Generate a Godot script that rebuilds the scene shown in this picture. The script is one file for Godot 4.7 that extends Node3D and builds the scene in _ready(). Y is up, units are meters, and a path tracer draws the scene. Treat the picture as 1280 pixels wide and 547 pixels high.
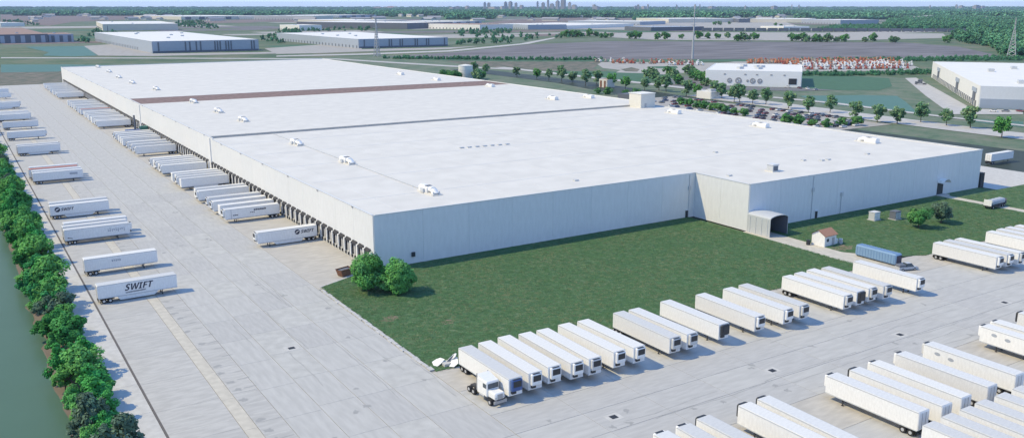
extends Node3D
# A distribution warehouse with its trailer yard, seen from the air. x runs along the short wall, -z along the dock wall; metres.

var mats := {}
var taken := {}
var boxes := {}
var rng := RandomNumberGenerator.new()
var tex := {}
var protos := {}

# ---------------------------------------------------------------- materials
func lin(c: Array) -> Color:
	return Color(c[0], c[1], c[2]).linear_to_srgb()

func noise_image(size: int, seed_: int, freq: float, oct: int, lo: float, hi: float, sx := 1.0, sy := 1.0) -> ImageTexture:
	# tileable-enough grey mottling: values are multipliers of the base colour
	var n := FastNoiseLite.new()
	n.seed = seed_
	n.frequency = freq
	n.fractal_octaves = oct
	n.noise_type = FastNoiseLite.TYPE_SIMPLEX_SMOOTH
	var img := Image.create(size, size, true, Image.FORMAT_RGB8)
	var fade := size / 8
	for y in size:
		for x in size:
			var v := n.get_noise_2d(x * sx, y * sy)
			if x < fade:
				v = lerpf(n.get_noise_2d((x + size) * sx, y * sy), v, float(x) / fade)
			if y < fade:
				v = lerpf(n.get_noise_2d(x * sx, (y + size) * sy), v, float(y) / fade)
			var k := lerpf(lo, hi, clampf(v * 0.9 + 0.5, 0.0, 1.0))
			img.set_pixel(x, y, Color(k, k, k))
	img.generate_mipmaps()
	return ImageTexture.create_from_image(img)

func ramp_image(size: int, seed_: int, freq: float, oct: int, cols: Array, speck := 0.0) -> ImageTexture:
	# two layers of noise looked up in a list of linear colours
	var n := FastNoiseLite.new()
	n.seed = seed_; n.frequency = freq; n.fractal_octaves = oct
	var m := FastNoiseLite.new()
	m.seed = seed_ + 7; m.frequency = freq * 6.0; m.fractal_octaves = 3
	var g := RandomNumberGenerator.new()
	g.seed = seed_
	var cc := []
	for c in cols: cc.append(lin(c))
	var img := Image.create(size, size, true, Image.FORMAT_RGB8)
	var fade := size / 8
	for y in size:
		for x in size:
			var v := n.get_noise_2d(x, y) + 0.55 * m.get_noise_2d(x, y)
			if x < fade:
				v = lerpf(n.get_noise_2d(x + size, y) + 0.55 * m.get_noise_2d(x + size, y), v, float(x) / fade)
			if y < fade:
				v = lerpf(n.get_noise_2d(x, y + size) + 0.55 * m.get_noise_2d(x, y + size), v, float(y) / fade)
			var t := clampf(v * 0.75 + 0.5 + (g.randf() - 0.5) * speck, 0.0, 0.999) * (cc.size() - 1)
			var i := int(t)
			img.set_pixel(x, y, (cc[i] as Color).lerp(cc[i + 1], t - i))
	img.generate_mipmaps()
	return ImageTexture.create_from_image(img)

func mat(key: String, c: Array, rough := 0.8, t = null, metres := 10.0, metal := 0.0, world := true) -> StandardMaterial3D:
	var m := StandardMaterial3D.new()
	m.albedo_color = lin(c)
	m.roughness = rough
	m.metallic = metal
	if t != null:
		m.albedo_texture = t
		m.uv1_triplanar = true
		m.uv1_world_triplanar = world
		m.uv1_scale = Vector3.ONE / metres
	mats[key] = m
	return m

func make_materials():
	tex.mottle = noise_image(512, 3, 0.012, 5, 0.92, 1.0)
	tex.soft = noise_image(256, 5, 0.02, 4, 0.975, 1.0)
	tex.lane = noise_image(512, 11, 0.02, 5, 0.94, 1.0, 2.0, 0.35)      # tyre wear runs along z
	tex.lane_x = noise_image(512, 12, 0.02, 5, 0.94, 1.0, 0.35, 2.0)    # tyre wear runs along x
	tex.stall = noise_image(512, 13, 0.016, 5, 0.92, 1.0, 0.5, 1.8)
	tex.membrane = noise_image(512, 53, 0.01, 5, 0.955, 1.0)
	tex.gravel = noise_image(512, 47, 0.03, 5, 0.72, 1.0, 0.6, 1.6)
	tex.wall = noise_image(512, 17, 0.02, 4, 0.97, 1.0, 2.0, 0.5)
	tex.dirt = noise_image(256, 19, 0.03, 4, 0.955, 1.0, 1.8, 0.7)
	tex.lawn = ramp_image(1024, 23, 0.028, 5, [[0.026, 0.08, 0.032], [0.045, 0.115, 0.047], [0.064, 0.14, 0.058], [0.092, 0.165, 0.072], [0.15, 0.19, 0.10]], 0.6)
	tex.meadow = ramp_image(512, 29, 0.012, 4, [[0.07, 0.13, 0.075], [0.11, 0.16, 0.10], [0.14, 0.175, 0.12], [0.18, 0.19, 0.145]], 0.35)
	tex.grassland = ramp_image(512, 61, 0.015, 5, [[0.05, 0.10, 0.05], [0.08, 0.13, 0.065], [0.12, 0.155, 0.085], [0.17, 0.16, 0.11]], 0.3)
	tex.plough = noise_image(512, 31, 0.006, 5, 0.8, 1.0, 1.0, 3.0)
	tex.scrub = ramp_image(512, 37, 0.02, 4, [[0.06, 0.09, 0.055], [0.11, 0.12, 0.085], [0.17, 0.15, 0.12], [0.22, 0.19, 0.15]], 0.4)
	mat("concrete_a", [0.49, 0.485, 0.465], 0.9, tex.lane, 26.0)
	mat("concrete_b", [0.465, 0.46, 0.445], 0.9, tex.lane, 19.0)
	mat("concrete_c", [0.505, 0.50, 0.475], 0.9, tex.mottle, 21.0)
	mat("cross_a", [0.49, 0.485, 0.465], 0.9, tex.lane_x, 27.0)
	mat("cross_b", [0.47, 0.465, 0.45], 0.9, tex.lane_x, 18.0)
	mat("stall_a", [0.50, 0.49, 0.465], 0.9, tex.stall, 17.0)
	mat("stall_b", [0.48, 0.472, 0.45], 0.9, tex.stall, 22.0)
	mat("pad", [0.57, 0.535, 0.46], 0.9, tex.mottle, 14.0)
	mat("apron", [0.50, 0.475, 0.43], 0.9, tex.stall, 20.0)
	mat("strip", [0.56, 0.55, 0.525], 0.9, tex.mottle, 13.0)
	mat("oil", [0.36, 0.36, 0.35], 0.85, tex.mottle, 2.0)
	mat("faded_paint", [0.58, 0.57, 0.53], 0.9, tex.mottle, 2.0)
	mat("joint", [0.27, 0.265, 0.26], 0.95)
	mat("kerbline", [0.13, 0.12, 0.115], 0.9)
	mat("kerb", [0.55, 0.545, 0.53], 0.9, tex.mottle, 3.0)
	mat("lawn", [1, 1, 1], 0.95, tex.lawn, 64.0)
	mat("meadow", [1, 1, 1], 0.95, tex.meadow, 160.0)
	mat("pale_meadow", [1.0, 0.98, 0.95], 0.95, tex.meadow, 90.0)
	mat("scrub", [1, 1, 1], 0.95, tex.scrub, 140.0)
	mat("deep_grass", [0.06, 0.15, 0.085], 0.95, tex.mottle, 60.0)
	mat("plough", [0.20, 0.19, 0.20], 0.95, tex.plough, 420.0)
	mat("brown_field", [0.24, 0.19, 0.175], 0.95, tex.plough, 500.0)
	mat("far_land", [1, 1, 1], 0.95, tex.grassland, 700.0)
	mat("pale_lot", [0.40, 0.385, 0.36], 0.9, tex.mottle, 80.0)
	mat("road", [0.50, 0.49, 0.475], 0.9, tex.mottle, 40.0)
	mat("asphalt", [0.17, 0.175, 0.185], 0.9, tex.mottle, 30.0)
	mat("soil", [0.16, 0.13, 0.10], 0.95, tex.mottle, 5.0)
	mat("bare_soil", [0.26, 0.19, 0.14], 0.95, tex.mottle, 3.0)
	mat("water", [0.085, 0.155, 0.105], 0.35, tex.soft, 60.0).metallic_specular = 0.2
	mat("pond", [0.065, 0.16, 0.115], 0.4, tex.soft, 90.0).metallic_specular = 0.15
	mat("dark_water", [0.05, 0.065, 0.055], 0.45, tex.soft, 90.0).metallic_specular = 0.12
	mat("roof", [0.68, 0.66, 0.615], 0.75, tex.membrane, 55.0)
	mat("roof_b", [0.67, 0.65, 0.605], 0.75, tex.membrane, 43.0)
	mat("roof_brown", [0.30, 0.205, 0.18], 0.9, tex.gravel, 30.0)
	mat("wall_a", [0.71, 0.72, 0.73], 0.75, tex.wall, 24.0)
	mat("wall_b", [0.70, 0.712, 0.725], 0.75, tex.wall, 21.0)
	mat("wall_c", [0.72, 0.727, 0.735], 0.75, tex.wall, 29.0)
	mat("coping", [0.62, 0.63, 0.64], 0.5)
	mat("trim_grey", [0.33, 0.33, 0.34], 0.7)
	mat("seal", [0.035, 0.035, 0.04], 0.8)
	mat("door", [0.42, 0.42, 0.42], 0.6)
	mat("dark", [0.03, 0.033, 0.04], 0.6)
	mat("steel", [0.40, 0.41, 0.43], 0.45, null, 1.0, 0.6)
	mat("galv", [0.52, 0.54, 0.56], 0.5, tex.soft, 3.0)
	mat("white_a", [0.82, 0.82, 0.81], 0.45, tex.dirt, 7.0, 0.0, false)
	mat("white_b", [0.82, 0.82, 0.815], 0.45, tex.dirt, 6.0, 0.0, false)
	mat("white_c", [0.83, 0.825, 0.81], 0.45, tex.dirt, 8.0, 0.0, false)
	mat("white_d", [0.78, 0.785, 0.79], 0.45, tex.dirt, 8.0, 0.0, false)
	mat("white_e", [0.73, 0.725, 0.715], 0.5, tex.dirt, 5.0, 0.0, false)
	mat("top_a", [0.60, 0.60, 0.59], 0.5, tex.dirt, 6.0, 0.0, false)
	mat("top_b", [0.69, 0.69, 0.68], 0.5, tex.dirt, 6.0, 0.0, false)
	mat("top_c", [0.75, 0.74, 0.71], 0.5, tex.dirt, 5.0, 0.0, false)
	mat("orange_top", [0.55, 0.20, 0.12], 0.6, tex.dirt, 5.0, 0.0, false)
	mat("tyre", [0.025, 0.025, 0.027], 0.9)
	mat("rim", [0.55, 0.56, 0.58], 0.4, null, 1.0, 0.4)
	mat("chassis", [0.05, 0.05, 0.055], 0.7)
	mat("unit_black", [0.03, 0.032, 0.036], 0.5)
	mat("navy", [0.02, 0.028, 0.06], 0.5)
	mat("pale_print", [0.36, 0.39, 0.44], 0.5)
	mat("blue_paint", [0.05, 0.10, 0.26], 0.45)
	mat("blue_box", [0.20, 0.33, 0.50], 0.6, tex.dirt, 3.0, 0.0, false)
	mat("green_paint", [0.05, 0.17, 0.13], 0.6)
	mat("rust", [0.22, 0.10, 0.06], 0.8, tex.mottle, 2.0)
	mat("rust_roof", [0.42, 0.22, 0.14], 0.8, tex.mottle, 2.0)
	mat("cream", [0.66, 0.64, 0.58], 0.7, tex.soft, 9.0)
	mat("grey_blue", [0.36, 0.41, 0.48], 0.7, tex.soft, 30.0)
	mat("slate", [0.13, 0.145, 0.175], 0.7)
	mat("far_white", [0.76, 0.75, 0.72], 0.75, tex.soft, 70.0)
	mat("far_cream", [0.64, 0.61, 0.53], 0.75, tex.soft, 70.0)
	mat("far_brown", [0.33, 0.22, 0.17], 0.8, tex.mottle, 60.0)
	mat("plant_white", [0.84, 0.84, 0.83], 0.7, tex.soft, 40.0)
	mat("parapet", [0.46, 0.44, 0.41], 0.8, tex.mottle, 9.0)
	mat("glass", [0.06, 0.08, 0.10], 0.12)
	mat("tan", [0.40, 0.34, 0.28], 0.7)
	mat("orange", [0.52, 0.19, 0.09], 0.6)
	mat("red", [0.38, 0.10, 0.07], 0.6)
	mat("bark", [0.09, 0.07, 0.05], 0.95)
	mat("tower_grey", [0.42, 0.43, 0.45], 0.6)
	mat("city", [0.30, 0.29, 0.28], 0.7)
	mat("city_b", [0.42, 0.38, 0.34], 0.7)
	var cars := {"car_red": [0.20, 0.035, 0.04], "car_maroon": [0.11, 0.025, 0.035], "car_white": [0.72, 0.72, 0.72], "car_grey": [0.20, 0.21, 0.23], "car_black": [0.025, 0.026, 0.03], "car_blue": [0.06, 0.10, 0.22], "car_silver": [0.45, 0.46, 0.48]}
	for k in cars:
		mat(k, cars[k], 0.3)
	var leaf := StandardMaterial3D.new()
	leaf.vertex_color_use_as_albedo = true
	leaf.roughness = 0.9
	leaf.metallic_specular = 0.15
	leaf.backlight_enabled = true
	leaf.backlight = Color(0.30, 0.36, 0.22)
	mats.leaf = leaf
	var blade := StandardMaterial3D.new()
	blade.vertex_color_use_as_albedo = true
	blade.roughness = 0.95
	blade.metallic_specular = 0.1
	mats.blade = blade

# ---------------------------------------------------------------- geometry helpers
func mb() -> SurfaceTool:
	var st := SurfaceTool.new()
	st.begin(Mesh.PRIMITIVE_TRIANGLES)
	st.set_smooth_group(-1)
	return st

func quad(st: SurfaceTool, a: Vector3, b: Vector3, c: Vector3, d: Vector3):
	for p in [a, b, c, a, c, d]: st.add_vertex(p)

func bx(st: SurfaceTool, c: Vector3, s: Vector3, t := Transform3D.IDENTITY):
	var h := s * 0.5
	var p := []
	for i in 8:
		p.append(t * (c + Vector3(h.x if i & 1 else -h.x, h.y if i & 2 else -h.y, h.z if i & 4 else -h.z)))
	quad(st, p[4], p[6], p[7], p[5])
	quad(st, p[1], p[3], p[2], p[0])
	quad(st, p[5], p[7], p[3], p[1])
	quad(st, p[0], p[2], p[6], p[4])
	quad(st, p[6], p[2], p[3], p[7])
	quad(st, p[0], p[4], p[5], p[1])

func bevel_box(st: SurfaceTool, c: Vector3, s: Vector3, r: float):
	# box with the four long edges (along x) and the ends chamfered
	var hy := s.y * 0.5; var hz := s.z * 0.5; var hx := s.x * 0.5
	var ring := func(x: float, inset: float) -> Array:
		var y := hy - inset; var z := hz - inset
		return [Vector3(x, -y + r, z), Vector3(x, y - r, z), Vector3(x, y, z - r), Vector3(x, y, -z + r), Vector3(x, y - r, -z), Vector3(x, -y + r, -z), Vector3(x, -y, -z + r), Vector3(x, -y, z - r)]
	var rings := [ring.call(-hx, r), ring.call(-hx + r, 0.0), ring.call(hx - r, 0.0), ring.call(hx, r)]
	for k in 3:
		for i in 8:
			var j := (i + 1) % 8
			quad(st, c + rings[k][i], c + rings[k][j], c + rings[k + 1][j], c + rings[k + 1][i])
	for i in range(1, 7):
		for p in [rings[0][0], rings[0][i + 1], rings[0][i]]: st.add_vertex(c + p)
		for p in [rings[3][0], rings[3][i], rings[3][i + 1]]: st.add_vertex(c + p)

func tube(st: SurfaceTool, a: Vector3, b: Vector3, ra: float, rb: float, n := 8, caps := true):
	var d := (b - a).normalized()
	var u := d.cross(Vector3.UP if absf(d.y) < 0.9 else Vector3.RIGHT).normalized()
	var v := d.cross(u)
	for i in n:
		var t0 := TAU * i / n; var t1 := TAU * (i + 1) / n
		var e0 := u * cos(t0) + v * sin(t0); var e1 := u * cos(t1) + v * sin(t1)
		quad(st, a + e0 * ra, a + e1 * ra, b + e1 * rb, b + e0 * rb)
		if caps:
			for p in [b, b + e0 * rb, b + e1 * rb]: st.add_vertex(p)
			for p in [a, a + e1 * ra, a + e0 * ra]: st.add_vertex(p)

func prism(st: SurfaceTool, pts: Array, y0: float, y1: float, bottom := false):
	var poly := PackedVector2Array(pts)
	if Geometry2D.is_polygon_clockwise(poly): poly.reverse()
	var idx := Geometry2D.triangulate_polygon(poly)
	for k in range(0, idx.size(), 3):
		var tri := [poly[idx[k]], poly[idx[k + 1]], poly[idx[k + 2]]]
		if (tri[1] - tri[0]).cross(tri[2] - tri[0]) < 0.0: tri.reverse()
		for p in tri: st.add_vertex(Vector3(p.x, y1, p.y))
	if y1 > y0:
		for i in poly.size():
			var a := poly[i]; var b := poly[(i + 1) % poly.size()]
			quad(st, Vector3(a.x, y0, a.y), Vector3(b.x, y0, b.y), Vector3(b.x, y1, b.y), Vector3(a.x, y1, a.y))

func obj(called: String, shape, m, parent: Node = self) -> MeshInstance3D:
	var o := MeshInstance3D.new()
	o.name = numbered(called) if parent == self else called
	if shape is SurfaceTool:
		shape.generate_normals()
		o.mesh = shape.commit()
	else:
		o.mesh = shape
	o.material_override = mats[m] if m is String else m
	parent.add_child(o, true)
	return o

func box_part(called: String, c: Vector3, s: Vector3, m, parent: Node) -> MeshInstance3D:
	var key := "%.3f_%.3f_%.3f" % [s.x, s.y, s.z]
	if not boxes.has(key):
		var st := mb()
		bx(st, Vector3.ZERO, s)
		st.generate_normals()
		boxes[key] = st.commit()
	var o := obj(called, boxes[key], m, parent)
	o.position = c
	return o

func numbered(called: String) -> String:
	var n: int = taken.get(called, 0)
	taken[called] = n + 1
	return called if n == 0 else "%s_%03d" % [called, n]

func tag(o: Node, label: String, category: String, group := ""):
	o.set_meta("label", label)
	o.set_meta("category", category)
	if group != "": o.set_meta("group", group)

func thing(called: String, label: String, category: String, at := Vector3.ZERO, turn := 0.0, group := "") -> Node3D:
	var o := Node3D.new()
	o.name = numbered(called)
	add_child(o)
	o.position = at
	o.rotation.y = turn
	tag(o, label, category, group)
	return o

func dup(root: Node3D, called: String, at: Vector3, turn: float, label: String, category: String, group := "") -> Node3D:
	var r: Node3D = root.duplicate()
	r.name = numbered(called)
	add_child(r)
	r.position = at
	r.rotation.y = turn
	for k in r.get_meta_list(): r.remove_meta(k)
	tag(r, label, category, group)
	return r

func struct(called: String, st, m, parent: Node = self) -> MeshInstance3D:
	var o := obj(called, st, m, parent)
	if parent == self: o.set_meta("kind", "structure")
	return o

func ground(called: String, pts: Array, y: float, m: String) -> MeshInstance3D:
	var st := mb()
	prism(st, pts, y, y)
	return struct(called, st, m)

func rect(x0: float, z0: float, x1: float, z1: float) -> Array:
	return [Vector2(x0, z0), Vector2(x1, z0), Vector2(x1, z1), Vector2(x0, z1)]

func nth(n: int) -> String:
	var w := ["first", "second", "third", "fourth", "fifth", "sixth", "seventh", "eighth", "ninth", "tenth", "eleventh", "twelfth", "thirteenth", "fourteenth", "fifteenth", "sixteenth", "seventeenth", "eighteenth", "nineteenth", "twentieth"]
	if n < w.size(): return w[n]
	var tens := {2: "twenty", 3: "thirty", 4: "forty", 5: "fifty"}
	var k := n + 1
	if k % 10 == 0: return {30: "thirtieth", 40: "fortieth", 50: "fiftieth"}.get(k, "later")
	return tens[k / 10] + "-" + w[k % 10 - 1]

# ---------------------------------------------------------------- _ready
func _ready():
	rng.seed = 20240
	# camera
	var cam := Camera3D.new()
	cam.name = "camera"
	add_child(cam)
	cam.position = Vector3(0, 61.5, 0)
	cam.rotation_degrees = Vector3(-13.475, -32.5, 0)
	cam.fov = 27.74
	cam.near = 0.5
	cam.far = 120000.0
	cam.current = true
	# sky and air
	var env := Environment.new()
	env.background_mode = Environment.BG_SKY
	var sky_m := ProceduralSkyMaterial.new()
	sky_m.sky_top_color = Color(0.38, 0.54, 0.77)
	sky_m.sky_horizon_color = Color(0.82, 0.905, 1.0)
	sky_m.sky_curve = 0.16
	sky_m.ground_bottom_color = Color(0.35, 0.38, 0.38)
	sky_m.ground_horizon_color = Color(0.82, 0.89, 0.98)
	sky_m.energy_multiplier = 1.68
	sky_m.sun_angle_max = 0.6
	var sky := Sky.new()
	sky.sky_material = sky_m
	env.sky = sky
	env.tonemap_mode = Environment.TONE_MAPPER_LINEAR
	env.tonemap_exposure = 1.0
	env.fog_enabled = true
	env.fog_density = 0.000036
	env.fog_light_color = Color(0.74, 0.82, 0.95)
	env.sdfgi_enabled = true
	env.ssao_enabled = true
	env.ssil_enabled = true
	var we := WorldEnvironment.new()
	we.name = "world_environment"
	we.environment = env
	add_child(we)
	# sun: from behind the dock wall, over the left shoulder of the building
	var sun := DirectionalLight3D.new()
	sun.name = "sun"
	sun.light_energy = 1.3
	sun.light_color = Color(1.0, 0.925, 0.74)
	sun.light_angular_distance = 0.6
	sun.shadow_enabled = true
	add_child(sun)
	sun.look_at_from_position(Vector3.ZERO, Vector3(0.82, -1.0, 0.40))

	make_materials()
	make_ground()
	make_yard()
	make_warehouse()
	make_far_buildings()
	make_trailers()
	make_yard_things()
	make_trees()
	make_far_things()
	make_far_woods()
	print("objects ", get_child_count())

# ---------------------------------------------------------------- ground
func make_ground():
	# the open land: four sheets of one mesh round the canal
	var st := mb()
	var F := 21000.0
	for r in [rect(14.5, -F, F, F), rect(-F, -F, -46.0, F), rect(-46.0, -F, 14.5, -905.0), rect(-46.0, 160.0, 14.5, F)]:
		prism(st, r, -0.5, -0.5)
	struct("ground", st, "far_land")
	st = mb()
	prism(st, rect(-42.0, -900.0, 12.2, 155.0), -2.4, -2.4)
	struct("canal_water", st, "water")
	# banks: a rough slope of soil down to the water on each side
	for side in [0, 1]:
		st = mb()
		var prev := []
		for i in 178:
			var z := 160.0 - i * 6.0
			var g := RandomNumberGenerator.new()
			g.seed = 900 + i + side * 1000
			var row := []
			for k in 5:
				var f := k / 4.0
				var x := lerpf(14.6, 8.6, f) if side == 0 else lerpf(-46.1, -40.5, f)
				row.append(Vector3(x + (g.randf() - 0.5) * (1.6 if k > 0 else 0.0), lerpf(-0.42, -2.9, f) + (g.randf() - 0.5) * (0.4 if k > 0 else 0.0), z))
			if prev.size():
				for k in 4: quad(st, prev[k], prev[k + 1], row[k + 1], row[k])
			prev = row
		struct("canal_bank", st, "soil")
	# land round the site: grass, fields, ponds, roads (each sheet a little above the one below)
	ground("meadow", rect(14.6, -1080.0, 720.0, 200.0), -0.44, "meadow")
	ground("dry_grass", rect(14.6, -1010.0, 118.0, -824.0), -0.40, "scrub")
	ground("pond", [Vector2(55.7, -1133.6), Vector2(117.9, -1094.0), Vector2(164.4, -1048.1), Vector2(218.1, -1046.9), Vector2(150.6, -1010.7), Vector2(107.4, -995.5), Vector2(94.7, -976.9), Vector2(47.9, -993.9)], -0.34, "pond")
	ground("pond", [Vector2(115.7, -1617.5), Vector2(199.8, -1598.8), Vector2(173.0, -1272.9), Vector2(145.1, -1268.1), Vector2(112.6, -1311.3), Vector2(128.6, -1399.5)], -0.34, "pond")
	ground("country_road", [Vector2(64.5, -1293.2), Vector2(223.4, -1183.5), Vector2(409.7, -1044.0), Vector2(464.0, -857.3), Vector2(492.3, -772.7), Vector2(484.6, -760.7), Vector2(452.2, -842.7), Vector2(400.5, -1025.8), Vector2(219.8, -1165.0), Vector2(63.2, -1268.9)], -0.30, "road")
	ground("yard_lot", [Vector2(198.7, -1599.5), Vector2(267.9, -1669.1), Vector2(243.6, -1287.8), Vector2(394.1, -1243.6), Vector2(384.9, -1197.7), Vector2(231.3, -1224.3), Vector2(173.8, -1272.4)], -0.32, "pale_lot")
	ground("yard_lot", [Vector2(418.6, -1358.8), Vector2(639.2, -1517.0), Vector2(533.4, -1254.7), Vector2(679.2, -1238.3), Vector2(738.6, -1255.5), Vector2(642.0, -1185.5), Vector2(502.5, -1188.0), Vector2(434.3, -1178.9), Vector2(381.6, -1187.5)], -0.32, "pale_lot")
	ground("lane", [Vector2(368.8, -1148.1), Vector2(480.6, -1136.7), Vector2(624.2, -1152.5), Vector2(845.3, -1301.3), Vector2(1069.7, -1520.1), Vector2(1068.2, -1503.9), Vector2(845.8, -1277.1), Vector2(612.9, -1117.7), Vector2(472.9, -1105.2), Vector2(360.4, -1122.1)], -0.28, "road")
	ground("plough_field", [Vector2(480.6, -1054.3), Vector2(602.0, -1097.8), Vector2(840.8, -1264.6), Vector2(1041.3, -1306.0), Vector2(1449.4, -979.0), Vector2(1363.8, -822.4), Vector2(1124.2, -611.7), Vector2(794.9, -780.5), Vector2(583.1, -915.4), Vector2(526.2, -971.9)], -0.33, "plough")
	ground("green_verge", [Vector2(469.5, -1039.6), Vector2(522.1, -964.3), Vector2(578.7, -908.3), Vector2(788.8, -774.5), Vector2(1118.7, -604.7), Vector2(1067.4, -568.2), Vector2(759.7, -745.8), Vector2(561.4, -881.3), Vector2(503.0, -937.2)], -0.31, "deep_grass")
	ground("scrub_field", [Vector2(499.3, -930.2), Vector2(557.3, -874.7), Vector2(644.5, -819.2), Vector2(565.5, -731.8), Vector2(556.0, -696.2), Vector2(503.0, -716.8), Vector2(494.9, -776.8), Vector2(485.3, -859.9)], -0.34, "scrub")
	ground("brown_field", [Vector2(450.0, -8239.3), Vector2(1036.7, -7865.5), Vector2(1655.4, -7471.3), Vector2(1108.1, -4972.2), Vector2(669.3, -4581.7), Vector2(485.7, -4169.6), Vector2(316.2, -3340.8), Vector2(233.1, -4330.6)], -0.36, "brown_field")
	ground("brown_field", [Vector2(745.7, -3390.8), Vector2(1159.5, -3740.4), Vector2(1378.5, -3172.6), Vector2(1609.5, -3703.5), Vector2(1378.4, -4444.1), Vector2(913.2, -4147.1)], -0.35, "brown_field")
	ground("brown_field", [Vector2(1708.7, -2962.3), Vector2(2445.1, -3764.5), Vector2(3062.2, -4134.1), Vector2(3355.3, -3540.6), Vector2(2198.1, -3078.7), Vector2(1605.2, -2519.7)], -0.35, "brown_field")
	ground("pale_lot", [Vector2(1375.4, -1695.2), Vector2(1518.6, -1684.9), Vector2(1710.3, -1562.8), Vector2(2007.5, -1253.9), Vector2(1730.1, -1070.9), Vector2(1405.0, -1097.7), Vector2(1156.3, -1304.5), Vector2(1179.3, -1479.5)], -0.30, "pale_lot")
	ground("pale_lot", [Vector2(1776.1, -2734.4), Vector2(2036.7, -2852.5), Vector2(3065.0, -2648.0), Vector2(2079.6, -1708.9), Vector2(1648.0, -1828.7), Vector2(1489.1, -2085.1), Vector2(1481.1, -2324.9)], -0.33, "pale_lot")
	ground("equipment_yard", [Vector2(639.7, -813.1), Vector2(743.3, -729.5), Vector2(804.8, -745.0), Vector2(948.9, -643.7), Vector2(859.4, -559.2), Vector2(819.7, -541.8), Vector2(733.4, -570.0), Vector2(693.6, -636.0), Vector2(603.8, -627.2), Vector2(595.6, -645.0), Vector2(570.2, -630.3), Vector2(565.2, -651.8), Vector2(548.8, -674.8), Vector2(574.0, -698.3), Vector2(577.6, -731.3), Vector2(609.1, -781.1)], -0.32, "pale_lot")
	# a patchwork of plots between the far warehouses
	var pg := RandomNumberGenerator.new()
	pg.seed = 321
	var kinds := ["pale_meadow", "scrub", "pale_lot", "meadow", "brown_field", "pale_meadow", "deep_grass", "pale_lot", "plough"]
	var pz := -1330.0
	while pz > -4300.0:
		var dz := pg.randf_range(70.0, 190.0) * (1.0 if pz > -2400.0 else 1.6)
		var x := 60.0 + pg.randf_range(0.0, 80.0)
		while x < 3600.0:
			var dx := pg.randf_range(110.0, 420.0)
			var inside := Geometry2D.is_point_in_polygon(Vector2(x + dx * 0.5, pz - dz * 0.5), PackedVector2Array([Vector2(480.6, -1054.3), Vector2(602.0, -1097.8), Vector2(840.8, -1264.6), Vector2(1041.3, -1306.0), Vector2(1449.4, -979.0), Vector2(1124.2, -611.7), Vector2(794.9, -780.5)]))
			if pg.randf() < 0.72 and not inside and -pz > 1250.0 + 0.0 * x:
				ground("plot", rect(x, pz - dz, x + dx - 6.0, pz - 6.0), -0.47 + 0.01 * pg.randf(), kinds[pg.randi() % kinds.size()])
			x += dx
		pz -= dz
	ground("green_island", [Vector2(581.4, -707.4), Vector2(610.8, -725.0), Vector2(597.8, -697.0), Vector2(573.4, -672.0), Vector2(567.1, -682.5)], -0.29, "scrub")
	ground("green_island", [Vector2(634.9, -724.8), Vector2(663.7, -714.2), Vector2(643.2, -689.6), Vector2(620.9, -696.5)], -0.29, "deep_grass")
	# right of the warehouse: channel, verge, parking, road, ponds
	ground("channel", [Vector2(345.0, -150.0), Vector2(399.0, -150.0), Vector2(396.0, -290.0), Vector2(408.0, -330.0), Vector2(440.0, -430.0), Vector2(462.0, -610.0), Vector2(464.0, -800.0), Vector2(435.0, -800.0), Vector2(432.0, -610.0), Vector2(400.0, -440.0), Vector2(372.0, -330.0), Vector2(345.0, -250.0)], -0.36, "dark_water")
	ground("parking_lot", [Vector2(380.0, -292.0), Vector2(430.0, -292.0), Vector2(436.0, -470.0), Vector2(386.0, -470.0)], -0.28, "pale_lot")
	ground("street", [Vector2(427.0, -60.0), Vector2(452.0, -60.0), Vector2(456.0, -280.0), Vector2(468.0, -420.0), Vector2(478.0, -470.0), Vector2(446.0, -470.0), Vector2(434.0, -300.0)], -0.24, "road")
	ground("side_path", [Vector2(479.0, -80.0), Vector2(483.5, -80.0), Vector2(488.0, -300.0), Vector2(497.0, -380.0), Vector2(490.0, -460.0), Vector2(496.0, -590.0), Vector2(500.0, -800.0), Vector2(488.0, -800.0), Vector2(485.0, -590.0), Vector2(482.0, -460.0), Vector2(489.0, -380.0), Vector2(482.0, -300.0)], -0.20, "road")
	ground("pond", [Vector2(513.8, -424.8), Vector2(557.4, -404.1), Vector2(572.5, -387.5), Vector2(538.8, -357.2), Vector2(490.6, -317.2), Vector2(485.6, -351.2), Vector2(484.0, -380.3)], -0.34, "pond")
	ground("green_field", [Vector2(667.4, -550.8), Vector2(702.7, -528.3), Vector2(709.9, -490.2), Vector2(639.6, -438.0), Vector2(600.3, -421.6), Vector2(564.4, -444.5), Vector2(555.4, -458.2)], -0.33, "deep_grass")
	ground("pond", [Vector2(487.4, -286.6), Vector2(501.5, -260.5), Vector2(477.8, -247.7), Vector2(476.5, -272.3)], -0.34, "pond")
	ground("green_field", [Vector2(509.4, -726.0), Vector2(575.4, -670.7), Vector2(560.1, -585.6), Vector2(489.4, -570.0), Vector2(487.9, -610.6), Vector2(491.1, -686.8)], -0.33, "deep_grass")
	ground("access_drive", [Vector2(721.9, -482.5), Vector2(734.5, -480.0), Vector2(623.1, -384.0), Vector2(538.8, -312.0), Vector2(556.8, -290.1), Vector2(535.7, -278.8), Vector2(499.9, -301.6), Vector2(589.8, -376.5)], -0.26, "road")
	ground("asphalt_lot", [Vector2(532.0, -603.6), Vector2(578.1, -596.2), Vector2(528.6, -517.5), Vector2(565.5, -468.1), Vector2(572.6, -439.3), Vector2(543.7, -449.8), Vector2(492.2, -498.4), Vector2(485.5, -536.2)], -0.27, "asphalt")
	ground("gravel_track", [Vector2(1831.3, -1124.9), Vector2(1997.3, -1151.1), Vector2(1688.5, -941.0), Vector2(1575.8, -835.9), Vector2(1449.1, -768.0), Vector2(1563.6, -885.0)], -0.30, "pale_lot")

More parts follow.
